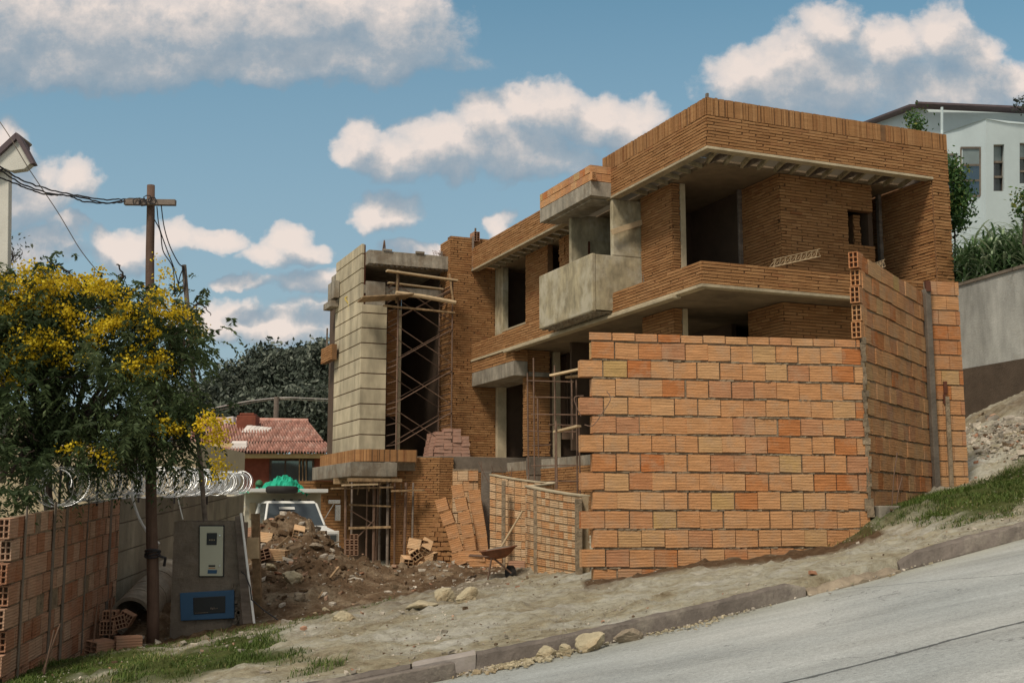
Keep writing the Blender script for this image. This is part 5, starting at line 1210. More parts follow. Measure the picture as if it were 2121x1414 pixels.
# shores below the terrace slab
G='shores propping the terrace slab'
for i,(a,b) in enumerate(((-4.05,13.9),(-3.4,13.75),(-3.28,13.9),(-2.95,13.8),(-2.74,13.75),(-2.45,13.7),(-2.2,13.7),(-3.8,15.5),(-3.1,15.6),(-2.7,15.5))):
    m=MB(); p=hw(a,b,-1.9);q=hw(a+random.uniform(-.05,.05),b,.93); m.tube([p,q],.045 if i%2 else .032,8)
    tag(m.build('steel_shore',M['steel'] if i%3 else M['poleg'],loc=tuple(p)),('leftmost thin shore under the terrace slab','left one of a close pair of shores','right one of a close pair of shores','thick dark shore right of the close pair','slim shore next to the thick dark one','reddish shore beside the base wall','shore standing against the base wall','rear left shore under the slab','rear middle shore under the slab','rear right shore under the slab')[i],'prop',G)
G='timbers under the terrace slab'
hplank((-4.8,13.5,.72),(-2.9,13.6,.78),.25,.05,'front platform board poking out left below the slab',G,M['wood']); hplank((-4.5,13.4,.82),(-3.4,13.5,.86),.2,.05,'short board stacked on the front platform board',G,M['woodp'])
hplank((-2.95,13.5,.66),(-1.9,13.5,.70),.16,.05,'board reaching right to the base wall',G,M['wood']); 
hplank((-4.2,13.7,-.45),(-2.9,13.7,-.42),.08,.07,'dark horizontal brace halfway up the shores',G,M['wood']); hplank((-4.2,13.72,.1),(-3.4,13.72,-.35),.03,.03,'thin diagonal brace between the left shores',G,M['steel']); hplank((-4.1,13.72,-.9),(-3.4,13.72,-.2),.03,.03,'second thin diagonal brace crossing the first lower down',G,M['steel'])
hplank((-4.2,13.72,.25),(-2.9,13.72,.2),.06,.05,'upper dark brace below the boards',G,M['wood'])
for i in range(5): hplank((-3.9+.33*i,13.7,.9),(-3.95+.35*i,13.7,.55+.1*(i%2)),.05,.03,('first','second','third','fourth','fifth')[i]+' hanging dark batten from the left under the slab',G,M['wood'])
# rebar scaffold in front of the ground floor
S3=empty('tube_frame_scaffold',tuple(P(1150,1000,31)),'rusty tube frame scaffold between the curved wall and block wall','scaffold')
z8=lambda x,y:(1060+x/2.618,680+y/2.618)
def T8(nm,pts,Y,rr=.016):
    m=MB(); m.tube([P(*z8(x,y),Y) for x,y in pts],rr,6); m.build(nm,M['steel'],S3)
for (x,ya,yb,Y) in ((85,240,840,31),(118,160,840,31.6),(140,380,700,31.6),(232,200,870,31),(240,500,870,30.6),(350,280,900,31),(365,520,900,31.5),(325,280,600,31.5)): T8('standard',[(x,ya),(x+6,yb)],Y,.022)
for (xa,xb,ya,yb,Y) in ((88,335,283,290,31),(100,330,372,375,31),(105,350,465,468,31),(200,362,522,525,31),(105,358,745,740,31),(200,430,828,826,30.8),(235,350,560,560,31),(90,215,555,560,31.6),(110,215,635,630,31.6)): T8('rung',[(xa,ya),(xb,yb)],Y)
for i,(p,q,lab) in enumerate((((212,255),(430,208),'upper pale board poking out behind the block wall'),((300,265),(440,250),'board just beneath the upper pale board'),((235,560),(365,528),'short board on the lower frame beside the block wall'))):
    a,b=P(*z8(*p),30.8),P(*z8(*q),30.2); m=MB(); m.beam(a,b,.16,.05); tag(m.build('scaffold_board',M['woodp'] if i!=1 else M['wood'],loc=tuple(a)),lab,'plank','boards on the tube frame scaffold')
cable('loose_wire',[z8(390,365)+(15.6,),z8(345,370)+(15.6,),z8(342,400)+(15.6,),z8(375,475)+(15.6,)],.006,'bent wire sticking out of the toothed wall end',mat=M['steel'])
cable('hanging_wire',[z8(515,340)+(15.55,),z8(535,385)+(15.5,),z8(490,460)+(15.5,),z8(440,525)+(15.52,),z8(395,522)+(15.55,)],.006,'thin wire hooped over the left face of the block wall',mat=M['steel'])
# leaning bits on the house
z5=lambda x,y:(940+x/3.009,330+y/3.009)
hplank((-.12,4.3,6.95),(.84,4.38,7.33),.06,.14,'pale plank leaning diagonally across the rendered bay wall',None,M['woodp'])
hplank((.78,4.3,5.45),(.83,4.4,6.1),.05,.1,'short grey offcut standing in the corner above the floor band',None,M['poleg'])
hplank((-.3,7.2,6.45),(.2,7.9,6.5),.2,.03,'small pale board on the left end of the balcony box',None,M['woodp'])
# lattice joists left on the balcony
def lattice(p,q,label):
    a,b=hw(*p),hw(*q); m=MB(); d=(b-a); up=Vector((0,0,1)); n=9; m.tube([a,b],.008,5); sd=Vector((-.2,.15,0))*.4; tp=up*.17
    m.tube([a+tp,b+tp],.007,5); m.tube([a+sd,b+sd],.008,5)
    for i in range(n):
        f=i/n; g=(i+.5)/n; h=(i+1)/n
        m.tube([a.lerp(b,f),a.lerp(b,g)+tp,a.lerp(b,h)],.005,5); m.tube([a.lerp(b,f)+sd,a.lerp(b,g)+tp,a.lerp(b,h)+sd],.005,5)
    tag(m.build('lattice_joist',M['woodp'],loc=tuple(a)),label,'steel joist','lattice joists left on the balcony')
lattice((1.9,.38,5.47),(3.3,.5,5.86),'left lattice joist leaning on the front balcony parapet'); lattice((4.3,.4,5.45),(5.25,.6,5.80),'right lattice joist resting near the side wall')
# far pole and wires
stick('far_concrete_pole',571,880,66,573,822,66,.14,M['poleg'],'distant grey pole rising behind the tiled roof','pole',tube=True)
cable('far_wire',[(420,850,60),(500,833,63),(560,825,66),(600,823,66),(650,825,68),(700,827,70)],.03,'pale distant wire crossing the dark trees, upper of two',mat=M['cwhite'],group='distant wires before the trees'); cable('far_wire',[(420,858,60),(500,838,63),(560,828,66),(600,827,66),(650,829,68),(700,831,70)],.022,'lower of two distant wires crossing the trees',mat=M['conc'],group='distant wires before the trees')
# timber baulk lying in the gutter
p0,p1=Vector(roadpt(690,1412)),Vector(roadpt(945,1388)); p0=Vector(onroad(p0.x-.2,.24)); p1=Vector(onroad(p1.x,.17)); mb=MB()
mb.beam(p0+Vector((0,0,.06)),p1+Vector((0,0,.07)),.10,.15); mb.beam(p0+Vector((-.6,-.2,-.05)),p0+Vector((0,0,.04)),.1,.13)
tag(mb.build('timber_baulk',M['kerb'],loc=tuple(p0),bevel=.012),'brown baulk lying in the gutter against the kerb at the bottom','baulk')
# sticks on the heap
for i,(u0,v0,u1,v1,w_,lab) in enumerate(((580,1108,640,1095,.03,'thin pale batten across the top of the heap'),(684,1200,702,1176,.04,'pale batten standing at the right foot of the heap'),(585,1199,628,1212,.04,'grey batten below the big boulder'),(627,1175,664,1198,.025,'thin stick right of the big boulder'),(508,1111,520,1106,.05,'white lath beside the brown post'),(660,1242,668,1228,.02,'small curved chip on the soil'),(540,1160,595,1163,.03,'dark lath under the pink block'),(684,1132,706,1122,.03,'stick poking towards the truck headlight'),(610,1288,655,1272,.04,'brown lath at the lower edge of the soil'),(560,1150,600,1112,.06,'long pale offcut slanting up the heap'))):
    a=Vector(gpx(u0,v0,17.5,30,HZ));b=P(u1,v1,a.y+.15); b.z=max(b.z,HZ(b.x,b.y)+.02); m=MB(); m.beam(a+Vector((0,-.02,.03)),b+Vector((0,0,.02)),w_,w_*.6); tag(m.build('timber_offcut',M['woodp'] if i%2==0 else M['wood'],loc=tuple(a)),lab,'timber offcut','timber offcuts on the soil heap')
for i in range(5):
    a=Vector((9.0+.35*i,20.9+.15*i,GZ(9+.35*i,20.9+.15*i)+.05)); b=a+Vector((.9+.3*math.sin(i),.5*math.cos(i*2),0)); b.z=GZ(b.x,b.y)+.12; m=MB(); m.beam(a,b,.05,.03); tag(m.build('timber_offcut',M['wood'],loc=tuple(a)),('first','second','third','fourth','fifth')[i]+' lath from the left in the rubble right of the block wall','timber offcut','laths in the rubble on the slope')
p=gpx(1332,1180,14,20); m=MB(); m.beam(Vector(p)+Vector((0,0,.01)),Vector(p)+Vector((.08,.02,.09)),.04,.02); tag(m.build('wood_chip',M['woodp'],loc=p),'small wood chip stuck in the damp soil below the block wall','wood chip')
# ------------------------------------------------------------------ vegetation
def leafcloud(name,centres,par,mat,gen,local=False,loc=None,kind=None,mats=None):
    """gen(rng) -> list of triangles/quads; fast numpy assembly"""
    V,Fc,Rn=gen; me=bpy.data.meshes.new(name); V=np.asarray(V,np.float32); 
    off=np.array(par.location if par is not None else (loc or (0,0,0)),np.float32); V=V-off
    n=len(V)//4; me.vertices.add(len(V)); me.vertices.foreach_set('co',V.ravel()); me.loops.add(n*4); me.loops.foreach_set('vertex_index',np.arange(n*4,dtype=np.int32))
    me.polygons.add(n); me.polygons.foreach_set('loop_start',np.arange(0,n*4,4,dtype=np.int32)); me.polygons.foreach_set('loop_total',np.full(n,4,np.int32)); me.update(calc_edges=True)
    at=me.attributes.new('rnd','FLOAT','FACE'); at.data.foreach_set('value',np.asarray(Rn,np.float32)); me.materials.append(mat)
    o=bpy.data.objects.new(name,me); COL.objects.link(o)
    if par is not None:o.parent=par
    elif loc: o.location=loc
    if kind:o['kind']=kind
    return o
rng=np.random.RandomState(11)
def norm(a): return a/np.maximum(np.linalg.norm(a,axis=-1,keepdims=True),1e-9)
def fronds(C,D,length,pairs=9,ll=.07,lw=.013,droop=.9,r0=None,tilt=.7):
    """C bases, D directions: drooping feathery fronds of paired leaflets"""
    n=len(C); t=np.linspace(.12,1,pairs); Ls=length*(.7+.6*rng.rand(n)); up=np.array([0,0,1.])
    side=norm(np.cross(D,up)+1e-6); Q=[];Rr=[]
    base_r=rng.rand(n) if r0 is None else r0
    for k,tk in enumerate(t):
        pos=C+D*(Ls*tk)[:,None]-up*(droop*Ls*tk*tk)[:,None]; tan=norm(D-up*(2*droop*tk))
        for s in (-1,1):
            sz=(1-.45*abs(tk-.45))*(.8+.4*rng.rand(n)); ld=norm(side*s+tan*.55-up*(tilt*rng.rand(n))[:,None]+.25*rng.randn(n,3))
            w_=norm(np.cross(ld,tan+.3*rng.randn(n,3)))*(lw*sz)[:,None]; tip=pos+ld*(ll*sz)[:,None]; mid=pos+ld*(ll*sz*.5)[:,None]
            Q.append(np.stack([pos,mid+w_,tip,mid-w_],1)); Rr.append(np.clip(base_r*.6+.4*rng.rand(n),0,1))
    Q=np.concatenate(Q).reshape(-1,3); return Q,None,np.concatenate(Rr)
def blobpts(blobs,n,shell=.55):
    """points through ellipsoids (c, r), denser near the surface"""
    w_=np.array([b[1][0]*b[1][2] for b in blobs]); w_=w_/w_.sum(); idx=rng.choice(len(blobs),n,p=w_)
    d=norm(rng.randn(n,3)); rad=shell+(1-shell)*rng.rand(n)**.6
    c=np.array([b[0] for b in blobs])[idx]; r=np.array([b[1] for b in blobs])[idx]; return c+d*r*rad[:,None],d
def quads(C,Nn,s,asp=.6):
    a=norm(np.cross(Nn,rng.randn(len(C),3))); b=norm(np.cross(Nn,a)); s=s[:,None] if hasattr(s,'shape') else s
    return np.stack([C-a*s,C+b*s*asp,C+a*s,C-b*s*asp],1).reshape(-1,3)
# the flowering tree
tr_=empty('flowering_tree',(-7.0,18.2,-1.9),'dark feathery tree covered in yellow blossom filling the left side','tree')
mb=MB()
base=Vector((-7.0,18.2,-2.0))
def limb(pts,r0,r1):
    pts=spline([tuple(p) for p in pts],6); n=len(pts); mb.tube([Vector(p)+Vector((random.uniform(-.02,.02),random.uniform(-.02,.02),0)) for p in pts],[r0+(r1-r0)*i/(n-1) for i in range(n)],7,.5)
limb([base,(-6.95,18.1,-.5),(-7.05,18.0,.6),(-7.1,17.7,1.3)],.09,.07); limb([(-6.75,18.3,-2.0),(-6.65,18.2,-.3),(-6.75,18.1,.7),(-6.6,17.6,1.5)],.06,.05)
tips=[]
TB=[((u,v),Y,(ru/2450.*16.8,.9,rv/2450.*16.8)) for (u,v,ru,rv),Y in (((-60,700,120,150),16.2),((40,660,120,85),16.0),((130,660,110,90),16.2),((235,650,95,80),16.5),((330,680,80,75),16.6),((150,780,170,100),15.8),((330,780,95,100),16.3),((395,700,34,55),18.2),((376,760,42,85),16.6),((30,880,90,80),15.6),((20,985,100,75),15.0),((235,880,80,60),16.0),((315,870,70,75),16.1),((370,890,40,70),16.4),((205,930,45,30),16.2),((360,925,34,30),16.4),((315,930,34,34),16.2),((50,1045,50,35),15.0),((-40,800,150,160),15.8),((255,575,30,28),16.6),((408,630,18,28),18.3),((100,600,80,45),16.2),((20,600,60,50),16.2),((180,600,60,40),16.4),((170,920,45,35),16.0))]
blobs=[(tuple(P(u,v,Y)),r) for (u,v),Y,r in TB]
for c,r in blobs: 
    s_=(-7.05,17.8,1.0) if c[0]<-5.6 else (-6.7,17.9,1.1); m_=Vector(s_).lerp(Vector(c),.5)+Vector((0,0,.25)); limb([s_,tuple(m_),c],.045,.015)
    for k in range(4):
        e=Vector(c)+Vector((random.uniform(-1,1)*r[0],random.uniform(-1,.6)*r[1],random.uniform(-.6,.9)*r[2])); limb([c,tuple((Vector(c)+e)/2+Vector((0,0,.06))),tuple(e)],.014,.006)
for k in range(90):   # bare twigs showing under the crown
    a=P(random.uniform(10,260),random.uniform(850,930),16.2); limb([a,a+Vector((random.uniform(-.5,.5),0,random.uniform(-.15,.1))),a+Vector((random.uniform(-.9,.9),0,random.uniform(-.5,.05)))],.012,.005)
mb.build('trunk_and_limbs',M['bark'],tr_)
# sub-clumps make light and dark masses with gaps between them
sc,sd=blobpts(blobs,225,.5); 
sub=[]; CC=[];DD=[];R0=[]
for i in range(len(sc)):
    k=rng.randint(11,19); rr=.10+.14*rng.rand(); p=sc[i]+rng.randn(k,3)*rr*np.array([1,1,.7]); CC.append(p); d=norm(sd[i]*.9+rng.randn(k,3)*.55+np.array([0,-.2,.1])); DD.append(d); R0.append(np.clip(.45+.5*rng.randn()*.5+.12*rng.randn(k),0,1))
CC=np.concatenate(CC);DD=np.concatenate(DD);R0=np.concatenate(R0)
leafcloud('foliage',None,tr_,M['leaf'],fronds(CC,DD,.32,10,.105,.0155,.85,R0))
# blossom
FB=[(25,590,50,35),(80,580,35,25),(150,588,40,28),(205,590,28,26),(230,600,20,14),(60,625,40,24),(130,650,24,22),(130,672,20,14),(20,650,30,30),(40,745,50,28),(110,705,38,28),(80,715,40,22),(175,690,36,24),(205,675,26,14),(140,725,24,22),(15,790,20,20),(300,755,36,34),(285,740,24,14),(330,770,22,12),(350,640,34,24),(335,615,16,26),(398,668,16,24),(400,690,18,32),(365,655,24,16),(270,650,30,18),(240,665,24,18),(440,900,26,22),(462,885,18,12),(455,970,16,24),(435,865,8,10),(368,885,26,14),(345,875,16,14),(155,930,14,14),(215,945,14,12),(100,600,30,16),(310,690,18,14),(255,635,18,14),(335,560,6,20),(10,720,26,16)]
fq=[];fr=[]
for (u,v,ru,rv) in FB:
    n=int(ru*rv*.5)+50; Y=15.45 if u<250 else (15.8 if u<370 or v>800 else 17.75)
    c0=np.array(P(u,v,Y)); g=int(6+ru*rv/90); gc=c0+rng.randn(g,3)*np.array([ru/2450*16*.55,.18,rv/2450*16*.55]); 
    c=gc[rng.randint(0,g,n)]+rng.randn(n,3)*np.array([.06,.06,.042]); q=quads(c,norm(rng.randn(n,3)),.013+.013*rng.rand(n),.8); fq.append(q); fr.append(np.clip(rng.rand(n)*.8+.2*rng.rand(),0,1))
leafcloud('blossom',None,tr_,M['flower'],(np.concatenate(fq),None,np.concatenate(fr)))
# spindly bare shrub at the left edge behind it
bt=empty('bare_tree',tuple(P(10,1000,20)),'nearly leafless twiggy tree at the left edge above the flowering one','tree')
mb=MB()
def twig(p,d,l,r,depth):
    q=p+d*l+Vector((0,0,.02)); mb.tube([p,(p+q)/2+Vector((random.uniform(-.03,.03),0,random.uniform(-.03,.03))),q],[r,r*.85,r*.7],5,.5)
    if depth:
        for _ in range(3): twig(p.lerp(q,random.uniform(.5,1)),(d+Vector((random.uniform(-.8,.8),random.uniform(-.4,.4),random.uniform(-.3,.7)))).normalized(),l*.68,r*.62,depth-1)
twig(P(5,1000,20),Vector((0,0,1)),2.6,.06,0); twig(P(5,700,20),Vector((.0,0,1)),.9,.04,0); twig(P(5,590,20),Vector((.15,0,1)).normalized(),.28,.022,4); twig(P(-20,600,20),Vector((.3,0,1)).normalized(),.3,.022,4); 
mb.build('branches',M['bark'],bt)
c=np.array(P(15,515,20))+rng.randn(160,3)*np.array([.22,.2,.2]); leafcloud('sparse_leaves',None,bt,M['leaf2'],(quads(c,norm(rng.randn(160,3)),.03+.02*rng.rand(160),.35),None,rng.rand(160)))
# distant grey-green trees behind the tiled roof
def fartree(loc,blobs,n,s,label,group,mat='leaf2',trunk=True,tr=None):
    e=empty('bushy_tree',loc,label,'tree',group); n=int(n)
    sc,sd=blobpts([(tuple(b[0]),b[1]) for b in blobs],n//22,.6); C=[];D=[];Rr=[]
    for i in range(len(sc)):
        k=22; C.append(sc[i]+rng.randn(k,3)*s*2.4); D.append(norm(sd[i]+rng.randn(k,3)*.9)); Rr.append(np.clip(.35+.5*rng.randn()*.5+.2*rng.randn(k)+.42*(sd[i][2])-.05,0,1))  # upward clumps toned lighter: light on the crown top put into leaf colour
    C=np.concatenate(C);D=np.concatenate(D); leafcloud('crown',None,e,M[mat],(quads(C,D,s*(.7+.7*rng.rand(len(C))),.5),None,np.concatenate(Rr)))
    if trunk:
        m=MB(); b0=blobs[0][0]; m.tube([Vector(loc),Vector((b0[0],b0[1],b0[2]))],[s*1.8,s*.9] if s>.1 else [.03,.015],7,.5); m.build('trunk',M['bark'],e)
    return e
def fb_(u,v,ru,rv,Y,dy=2.5): return (tuple(P(u,v,Y)),(ru/2450*Y,dy,rv/2450*Y))
GT='trees on the rise behind the tiled roof'
for lab,Y,bl in (('largest dark tree right behind the far pole',88,[(620,800,70,70),(590,770,50,40),(640,760,50,36),(670,780,40,50),(560,800,40,50)]),('tree against the clad pillar, its crown rising highest',84,[(665,790,42,80),(685,740,24,22),(650,850,50,50)]),('rounded tree with a domed top left of the far pole',92,[(540,760,34,34),(530,790,40,40),(560,745,30,22)]),
  ('smaller tree with a notched crown above the roof ridge',90,[(490,800,34,34),(485,775,20,16),(510,830,40,40)]),('low tree just right of the slim conduit pole',86,[(440,820,34,30),(460,795,20,20),(445,850,40,40)]),('dark shrubby tree low over the ridge near the chimney',80,[(540,850,50,36),(500,860,40,30)]),('shrubby tree between the far pole and clad pillar',78,[(610,850,45,42),(655,880,46,60),(680,850,26,60)]),('tree glimpsed behind the flowering tree at the left',80,[(400,860,50,50),(360,840,40,30),(420,830,25,30)])):
    l=P(bl[0][0],930,Y); fartree((l.x,l.y,l.z-3),[fb_(*b,Y) for b in bl],sum(b[2]*b[3] for b in bl)*1.5,.17,lab,GT)
# screen of woodland beyond them
C,D=blobpts([fb_(560,880,200,60,98,3),fb_(470,850,90,40,98,3),fb_(650,830,80,60,98,3)],9000,.3); leafcloud('far_woodland',None,None,M['leaf2'],(quads(C,norm(rng.randn(len(C),3)),.24+.2*rng.rand(len(C)),.6),None,.3*rng.rand(len(C))),kind='stuff')
# climber and shrubs by the blue house
GS='shrubs beside the blue house'
for lab,Y,bl,n in (('climber with yellowish leaves against the blue house corner',29.,[(1976,400,20,50),(1970,350,9,26),(1988,415,20,20),(1980,450,20,30)],2600),('tip of a green climber poking above the brick fascia',34.,[(1897,245,11,22),(1905,262,14,12),(1893,300,14,40)],900)):
    l=P(bl[0][0],560,Y); e=fartree((l.x,l.y,4.9),[fb_(*b,Y,.4) for b in bl],n,.055,lab,GS,'shrub')
e=fartree(tuple(P(2118,470,25)-Vector((0,0,.4))),[fb_(2122,430,14,40,25.,.3)],300,.05,'dry pale plant at the right edge above the reeds',GS,'shrub')
fartree(tuple(P(2118,330,33)),[fb_(2119,208,10,14,33.,.3)],160,.05,'dark twig of leaves entering at the upper right edge',GS,'leaf2',trunk=False)
# giant reeds above the retaining wall
def blades(base,h,n,wid,spread,seglen=5,arch=.6):
    Q=[];Rr=[];N_=len(base); 
    for b in range(n):
        a=rng.rand(N_)*6.28; d=np.stack([np.cos(a),np.sin(a),np.zeros(N_)],1); t0=rng.rand(N_)*.75; L=h*(.25+.25*rng.rand(N_)); st=base+np.array([0,0,1.])*(h*t0)[:,None]; pr=st; w_=np.cross(d,[0,0,1.])*wid
        sp_=spread*(.6+.8*rng.rand(N_)); r=rng.rand(N_)
        for s in range(seglen):
            f=(s+1)/seglen; p=st+d*(L*sp_*f)[:,None]+np.array([0,0,1.])*(L*(f-arch*f*f*1.3))[:,None]; k0=1-abs(s/seglen-.25)*1.1; k1=max(0,1-abs(f-.25)*1.25)
            Q.append(np.stack([pr-w_*k0,pr+w_*k0,p+w_*k1,p-w_*k1],1)); Rr.append(r); pr=p
    return np.concatenate(Q).reshape(-1,3),None,np.concatenate(Rr)
nb_=620; tt=rng.rand(nb_); dd=rng.rand(nb_)*2.2+.35; wv=np.array([[10.37,27.]])+(np.array([[12.6,19.6]])-np.array([[10.37,27.]]))*(tt*1.15-.35)[:,None]; nn=np.array([.957,.29]); wv=wv+nn*dd[:,None]
bs_=np.concatenate([wv,np.full((nb_,1),5.0)],1); Hh=1.25+.6*rng.rand(nb_)+.3*dd/2.2
leafcloud('giant_reeds',None,None,M['cane'],blades(bs_,Hh,15,.028,.75),kind='stuff')
# grass: real blades on the verge
def grass(N_):
    x=np.concatenate([rng.uniform(-8,-.8,N_//2),rng.uniform(3.9,12,N_)]); y=yk(x)+.15+rng.rand(len(x))*7.5
    g=grassw(x,y); patch=np.clip(.5+fb(x,y,2.2,3,31)*2.2,0.05,1); keep=rng.rand(len(x))<g*1.15*patch; x,y,g=x[keep],y[keep],g[keep]; z=tz(x,y)+(fb(x,y,.8,5)*.16)*np.clip((y-yk(x))/.6,0,1); n=len(x)
    h=(.015+.065*rng.rand(n)**3)*(1+.9*np.clip(fb(x,y,1.6,3,41)*2.5,-.5,1)); a=rng.rand(n)*6.28; d=np.stack([np.cos(a),np.sin(a),0*a],1); w_=np.cross(d,[0,0,1.])*.0045; b=np.stack([x,y,z-.008],1); m=b+d*(h*.25)[:,None]+np.array([0,0,1.])*(h*.65)[:,None]; t=b+d*(h*.8)[:,None]+np.array([0,0,1.])*h[:,None]
    Q=np.stack([b-w_,b+w_,m+w_*.8,m-w_*.8],1); Q2=np.stack([m-w_*.8,m+w_*.8,t+w_*.1,t-w_*.1],1); return np.concatenate([Q,Q2]).reshape(-1,3),None,np.tile(np.clip(.35+.3*rng.randn(n)+.8*fb(x,y,1.1,3,51),0,1),2)
leafcloud('grass',None,None,M['grass'],grass(420000),kind='stuff')
SKYT=(.098,.118,.090); EXPO=0.62
# ------------------------------------------------------------------ sky + light
SUN_EL,SUN_AZ=R(52),R(-150)   # azimuth of the sun measured clockwise from +Y
w=bpy.data.worlds.new('World'); S.world=w; w.use_nodes=True; nt=w.node_tree; nt.nodes.clear()
L=nt.links
sky=N(nt,'ShaderNodeTexSky'); sky.sky_type='NISHITA'; sky.sun_disc=False; sky.sun_elevation=SUN_EL; sky.sun_rotation=SUN_AZ
sky.air_density=1.0; sky.dust_density=.6; sky.ozone_density=2.0; sky.altitude=2600
# clouds live in the sky itself: puffs given by direction (x/y, z/y), broken up by noise
def cgroup():
    g=bpy.data.node_groups.new('cloud_field','ShaderNodeTree')
    g.interface.new_socket('P',in_out='INPUT',socket_type='NodeSocketVector'); g.interface.new_socket('D',in_out='OUTPUT',socket_type='NodeSocketFloat')
    gi=g.nodes.new('NodeGroupInput'); go=g.nodes.new('NodeGroupOutput')
    def warp(P_,sc,amp,det):
        n=g.nodes.new('ShaderNodeTexNoise'); n.inputs['Scale'].default_value=sc; n.inputs['Detail'].default_value=det; g.links.new(P_,n.inputs['Vector'])
        a=g.nodes.new('ShaderNodeVectorMath'); a.operation='SUBTRACT'; g.links.new(n.outputs['Color'],a.inputs[0]); a.inputs[1].default_value=(.5,.5,.5)
        b=g.nodes.new('ShaderNodeVectorMath'); b.operation='MULTIPLY'; g.links.new(a.outputs[0],b.inputs[0]); b.inputs[1].default_value=(amp,amp,0)
        c=g.nodes.new('ShaderNodeVectorMath'); c.operation='ADD'; g.links.new(P_,c.inputs[0]); g.links.new(b.outputs[0],c.inputs[1]); return c.outputs[0]
    p=warp(gi.outputs[0],7,.045,2); p=warp(p,26,.034,3); p=warp(p,90,.012,5)
    cur=None
    for (u,v,ru,rv) in BLOBS:
        r=ray(u,v); a,e=r[0]/r[1],r[2]/r[1]
        s=g.nodes.new('ShaderNodeVectorMath'); s.operation='SUBTRACT'; g.links.new(p,s.inputs[0]); s.inputs[1].default_value=(a,e,0)
        t=g.nodes.new('ShaderNodeVectorMath'); t.operation='MULTIPLY'; g.links.new(s.outputs[0],t.inputs[0]); t.inputs[1].default_value=(F/ru/1.15,F/rv/1.42,0)
        d=g.nodes.new('ShaderNodeVectorMath'); d.operation='DOT_PRODUCT'; g.links.new(t.outputs[0],d.inputs[0]); g.links.new(t.outputs[0],d.inputs[1])
        if cur is None: cur=d.outputs['Value']
        else:
            m=g.nodes.new('ShaderNodeMath'); m.operation='SMOOTH_MIN'; m.inputs[2].default_value=.25; g.links.new(cur,m.inputs[0]); g.links.new(d.outputs['Value'],m.inputs[1]); cur=m.outputs[0]
    n=g.nodes.new('ShaderNodeTexNoise'); n.inputs['Scale'].default_value=34; n.inputs['Detail'].default_value=9; n.inputs['Roughness'].default_value=.66; g.links.new(gi.outputs[0],n.inputs['Vector'])
    m=g.nodes.new('ShaderNodeMath'); m.operation='MULTIPLY_ADD'; m.inputs[1].default_value=1.2; m.inputs[2].default_value=.40; g.links.new(n.outputs['Fac'],m.inputs[0])
    s=g.nodes.new('ShaderNodeMath'); s.operation='SUBTRACT'; g.links.new(m.outputs[0],s.inputs[0]); g.links.new(cur,s.inputs[1]); g.links.new(s.outputs[0],go.inputs[0])
    return g
BLOBS=[(-60,60,330,115),(200,55,260,95),(430,40,230,90),(640,30,230,80),(820,50,150,90),(250,120,420,58),(620,120,370,48),
 (750,290,45,50),(800,330,80,45),(900,320,120,55),(1010,270,75,65),(1090,235,75,60),(1150,225,75,55),(1230,245,90,50),(1310,260,90,55),(1050,320,210,52),
 (1560,140,95,55),(1640,110,75,60),(1720,75,75,60),(1830,95,90,60),(1950,80,95,70),(2010,120,80,60),(2100,180,70,60),(1700,165,240,70),(1950,190,240,65),
 (10,300,55,55),(60,400,110,75),(170,370,60,55),(800,440,75,36),(760,455,40,26),(1045,462,36,22),
 (290,525,95,42),(240,508,45,30),(370,500,60,30),(450,505,70,24),(590,510,48,36),(540,540,60,28),(630,535,40,24),(90,515,110,32),(560,670,200,32),(450,665,120,22),(640,600,90,22),(150,470,60,20),(880,520,120,16),(500,600,60,14)]
cg=cgroup()
tc=N(nt,'ShaderNodeTexCoord'); sx=N(nt,'ShaderNodeSeparateXYZ'); L.new(tc.outputs['Generated'],sx.inputs[0])
ym=mth(nt,'MAXIMUM',sx.outputs[1],.05)
cx_=N(nt,'ShaderNodeCombineXYZ'); L.new(mth(nt,'DIVIDE',sx.outputs[0],ym),cx_.inputs[0]); L.new(mth(nt,'DIVIDE',sx.outputs[2],ym),cx_.inputs[1])
def G(vec):
    n=nt.nodes.new('ShaderNodeGroup'); n.node_tree=cg; L.new(vec,n.inputs[0]); return n.outputs[0]
of=N(nt,'ShaderNodeVectorMath'); of.operation='ADD'; L.new(cx_.outputs[0],of.inputs[0]); of.inputs[1].default_value=(-.010,.030,0)
D1=G(cx_.outputs[0]); D2=G(of.outputs[0])
mask=ramp(nt,D1,[(0,(0,0,0)),(.12,(.10,.10,.10)),(.5,(.75,.75,.75)),(.9,(1,1,1))])
lit=mth(nt,'MULTIPLY_ADD',mth(nt,'SUBTRACT',D1,D2),.62,.36,clamp=True)
ccol=ramp(nt,lit,[(0,(.17,.215,.26)),(.35,(.24,.27,.30)),(.58,(.37,.355,.35)),(.9,(.57,.49,.44))])
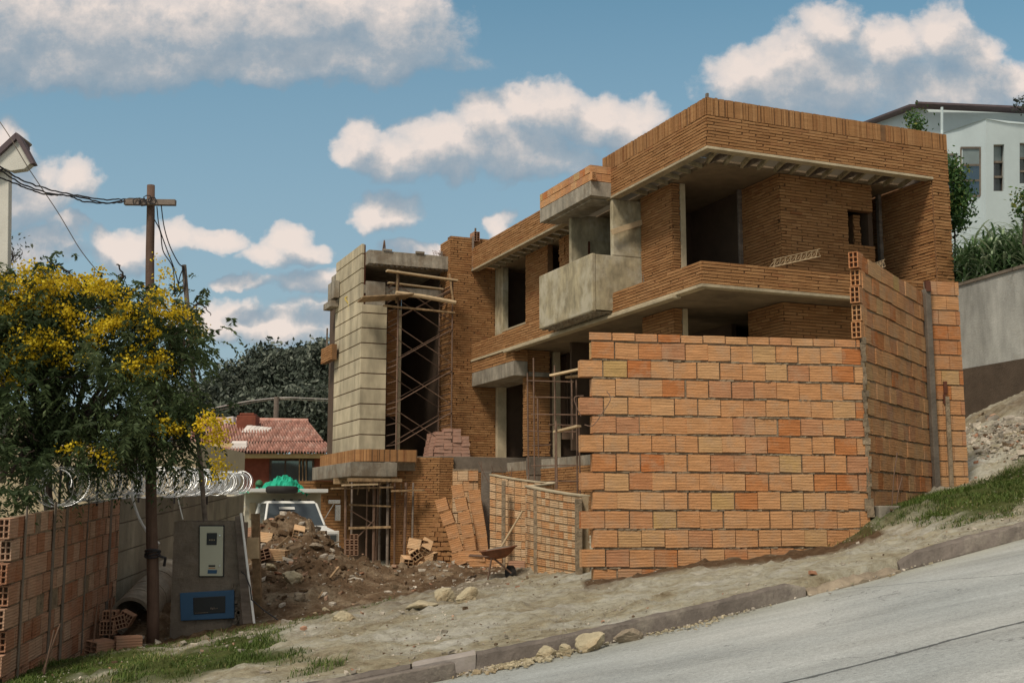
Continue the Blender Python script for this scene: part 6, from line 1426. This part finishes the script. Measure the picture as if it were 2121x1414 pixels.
# clear sky: Nishita, tinted a little towards the photograph's teal, hazier and greyer low down
skc=N(nt,'ShaderNodeVectorMath'); skc.operation='MULTIPLY'; L.new(sky.outputs[0],skc.inputs[0]); skc.inputs[1].default_value=SKYT
el=mth(nt,'DIVIDE',sx.outputs[2],ym)
hz=ramp(nt,el,[(.08,(1,1,1)),(.46,(0,0,0))])
lo=mixc(nt,skc.outputs[0],(.19,.23,.265),mth(nt,'MULTIPLY',hz,.9))
front=mth(nt,'GREATER_THAN',sx.outputs[1],.06)
fin=mixc(nt,lo,ccol,mth(nt,'MULTIPLY',mask,mth(nt,'MULTIPLY',front,.93)))
# neutral cloud veil added out of view to make the ambient light less blue
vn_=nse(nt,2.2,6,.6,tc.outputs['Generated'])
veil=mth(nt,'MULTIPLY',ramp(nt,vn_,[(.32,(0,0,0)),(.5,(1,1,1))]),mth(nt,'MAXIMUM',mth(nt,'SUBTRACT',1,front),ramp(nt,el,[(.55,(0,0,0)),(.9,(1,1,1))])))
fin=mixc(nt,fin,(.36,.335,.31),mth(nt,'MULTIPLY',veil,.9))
# background strength applies to all of it; colours above are divided by it
BS=.1
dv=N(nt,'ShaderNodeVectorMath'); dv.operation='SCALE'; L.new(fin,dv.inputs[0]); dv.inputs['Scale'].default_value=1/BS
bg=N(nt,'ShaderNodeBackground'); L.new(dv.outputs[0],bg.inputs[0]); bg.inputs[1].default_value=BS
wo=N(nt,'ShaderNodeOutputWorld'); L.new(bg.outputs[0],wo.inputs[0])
sl=bpy.data.lights.new('sun','SUN'); so=bpy.data.objects.new('sun',sl); COL.objects.link(so)
sl.energy=2.0; sl.angle=R(13); sl.color=(1,.90,.76)
dirv=Vector((math.sin(SUN_AZ)*math.cos(SUN_EL),math.cos(SUN_AZ)*math.cos(SUN_EL),math.sin(SUN_EL)))
so.rotation_euler=dirv.to_track_quat('Z','Y').to_euler()
S.view_settings.view_transform='Standard'; S.view_settings.look='None'; S.view_settings.exposure=EXPO; S.view_settings.gamma=1
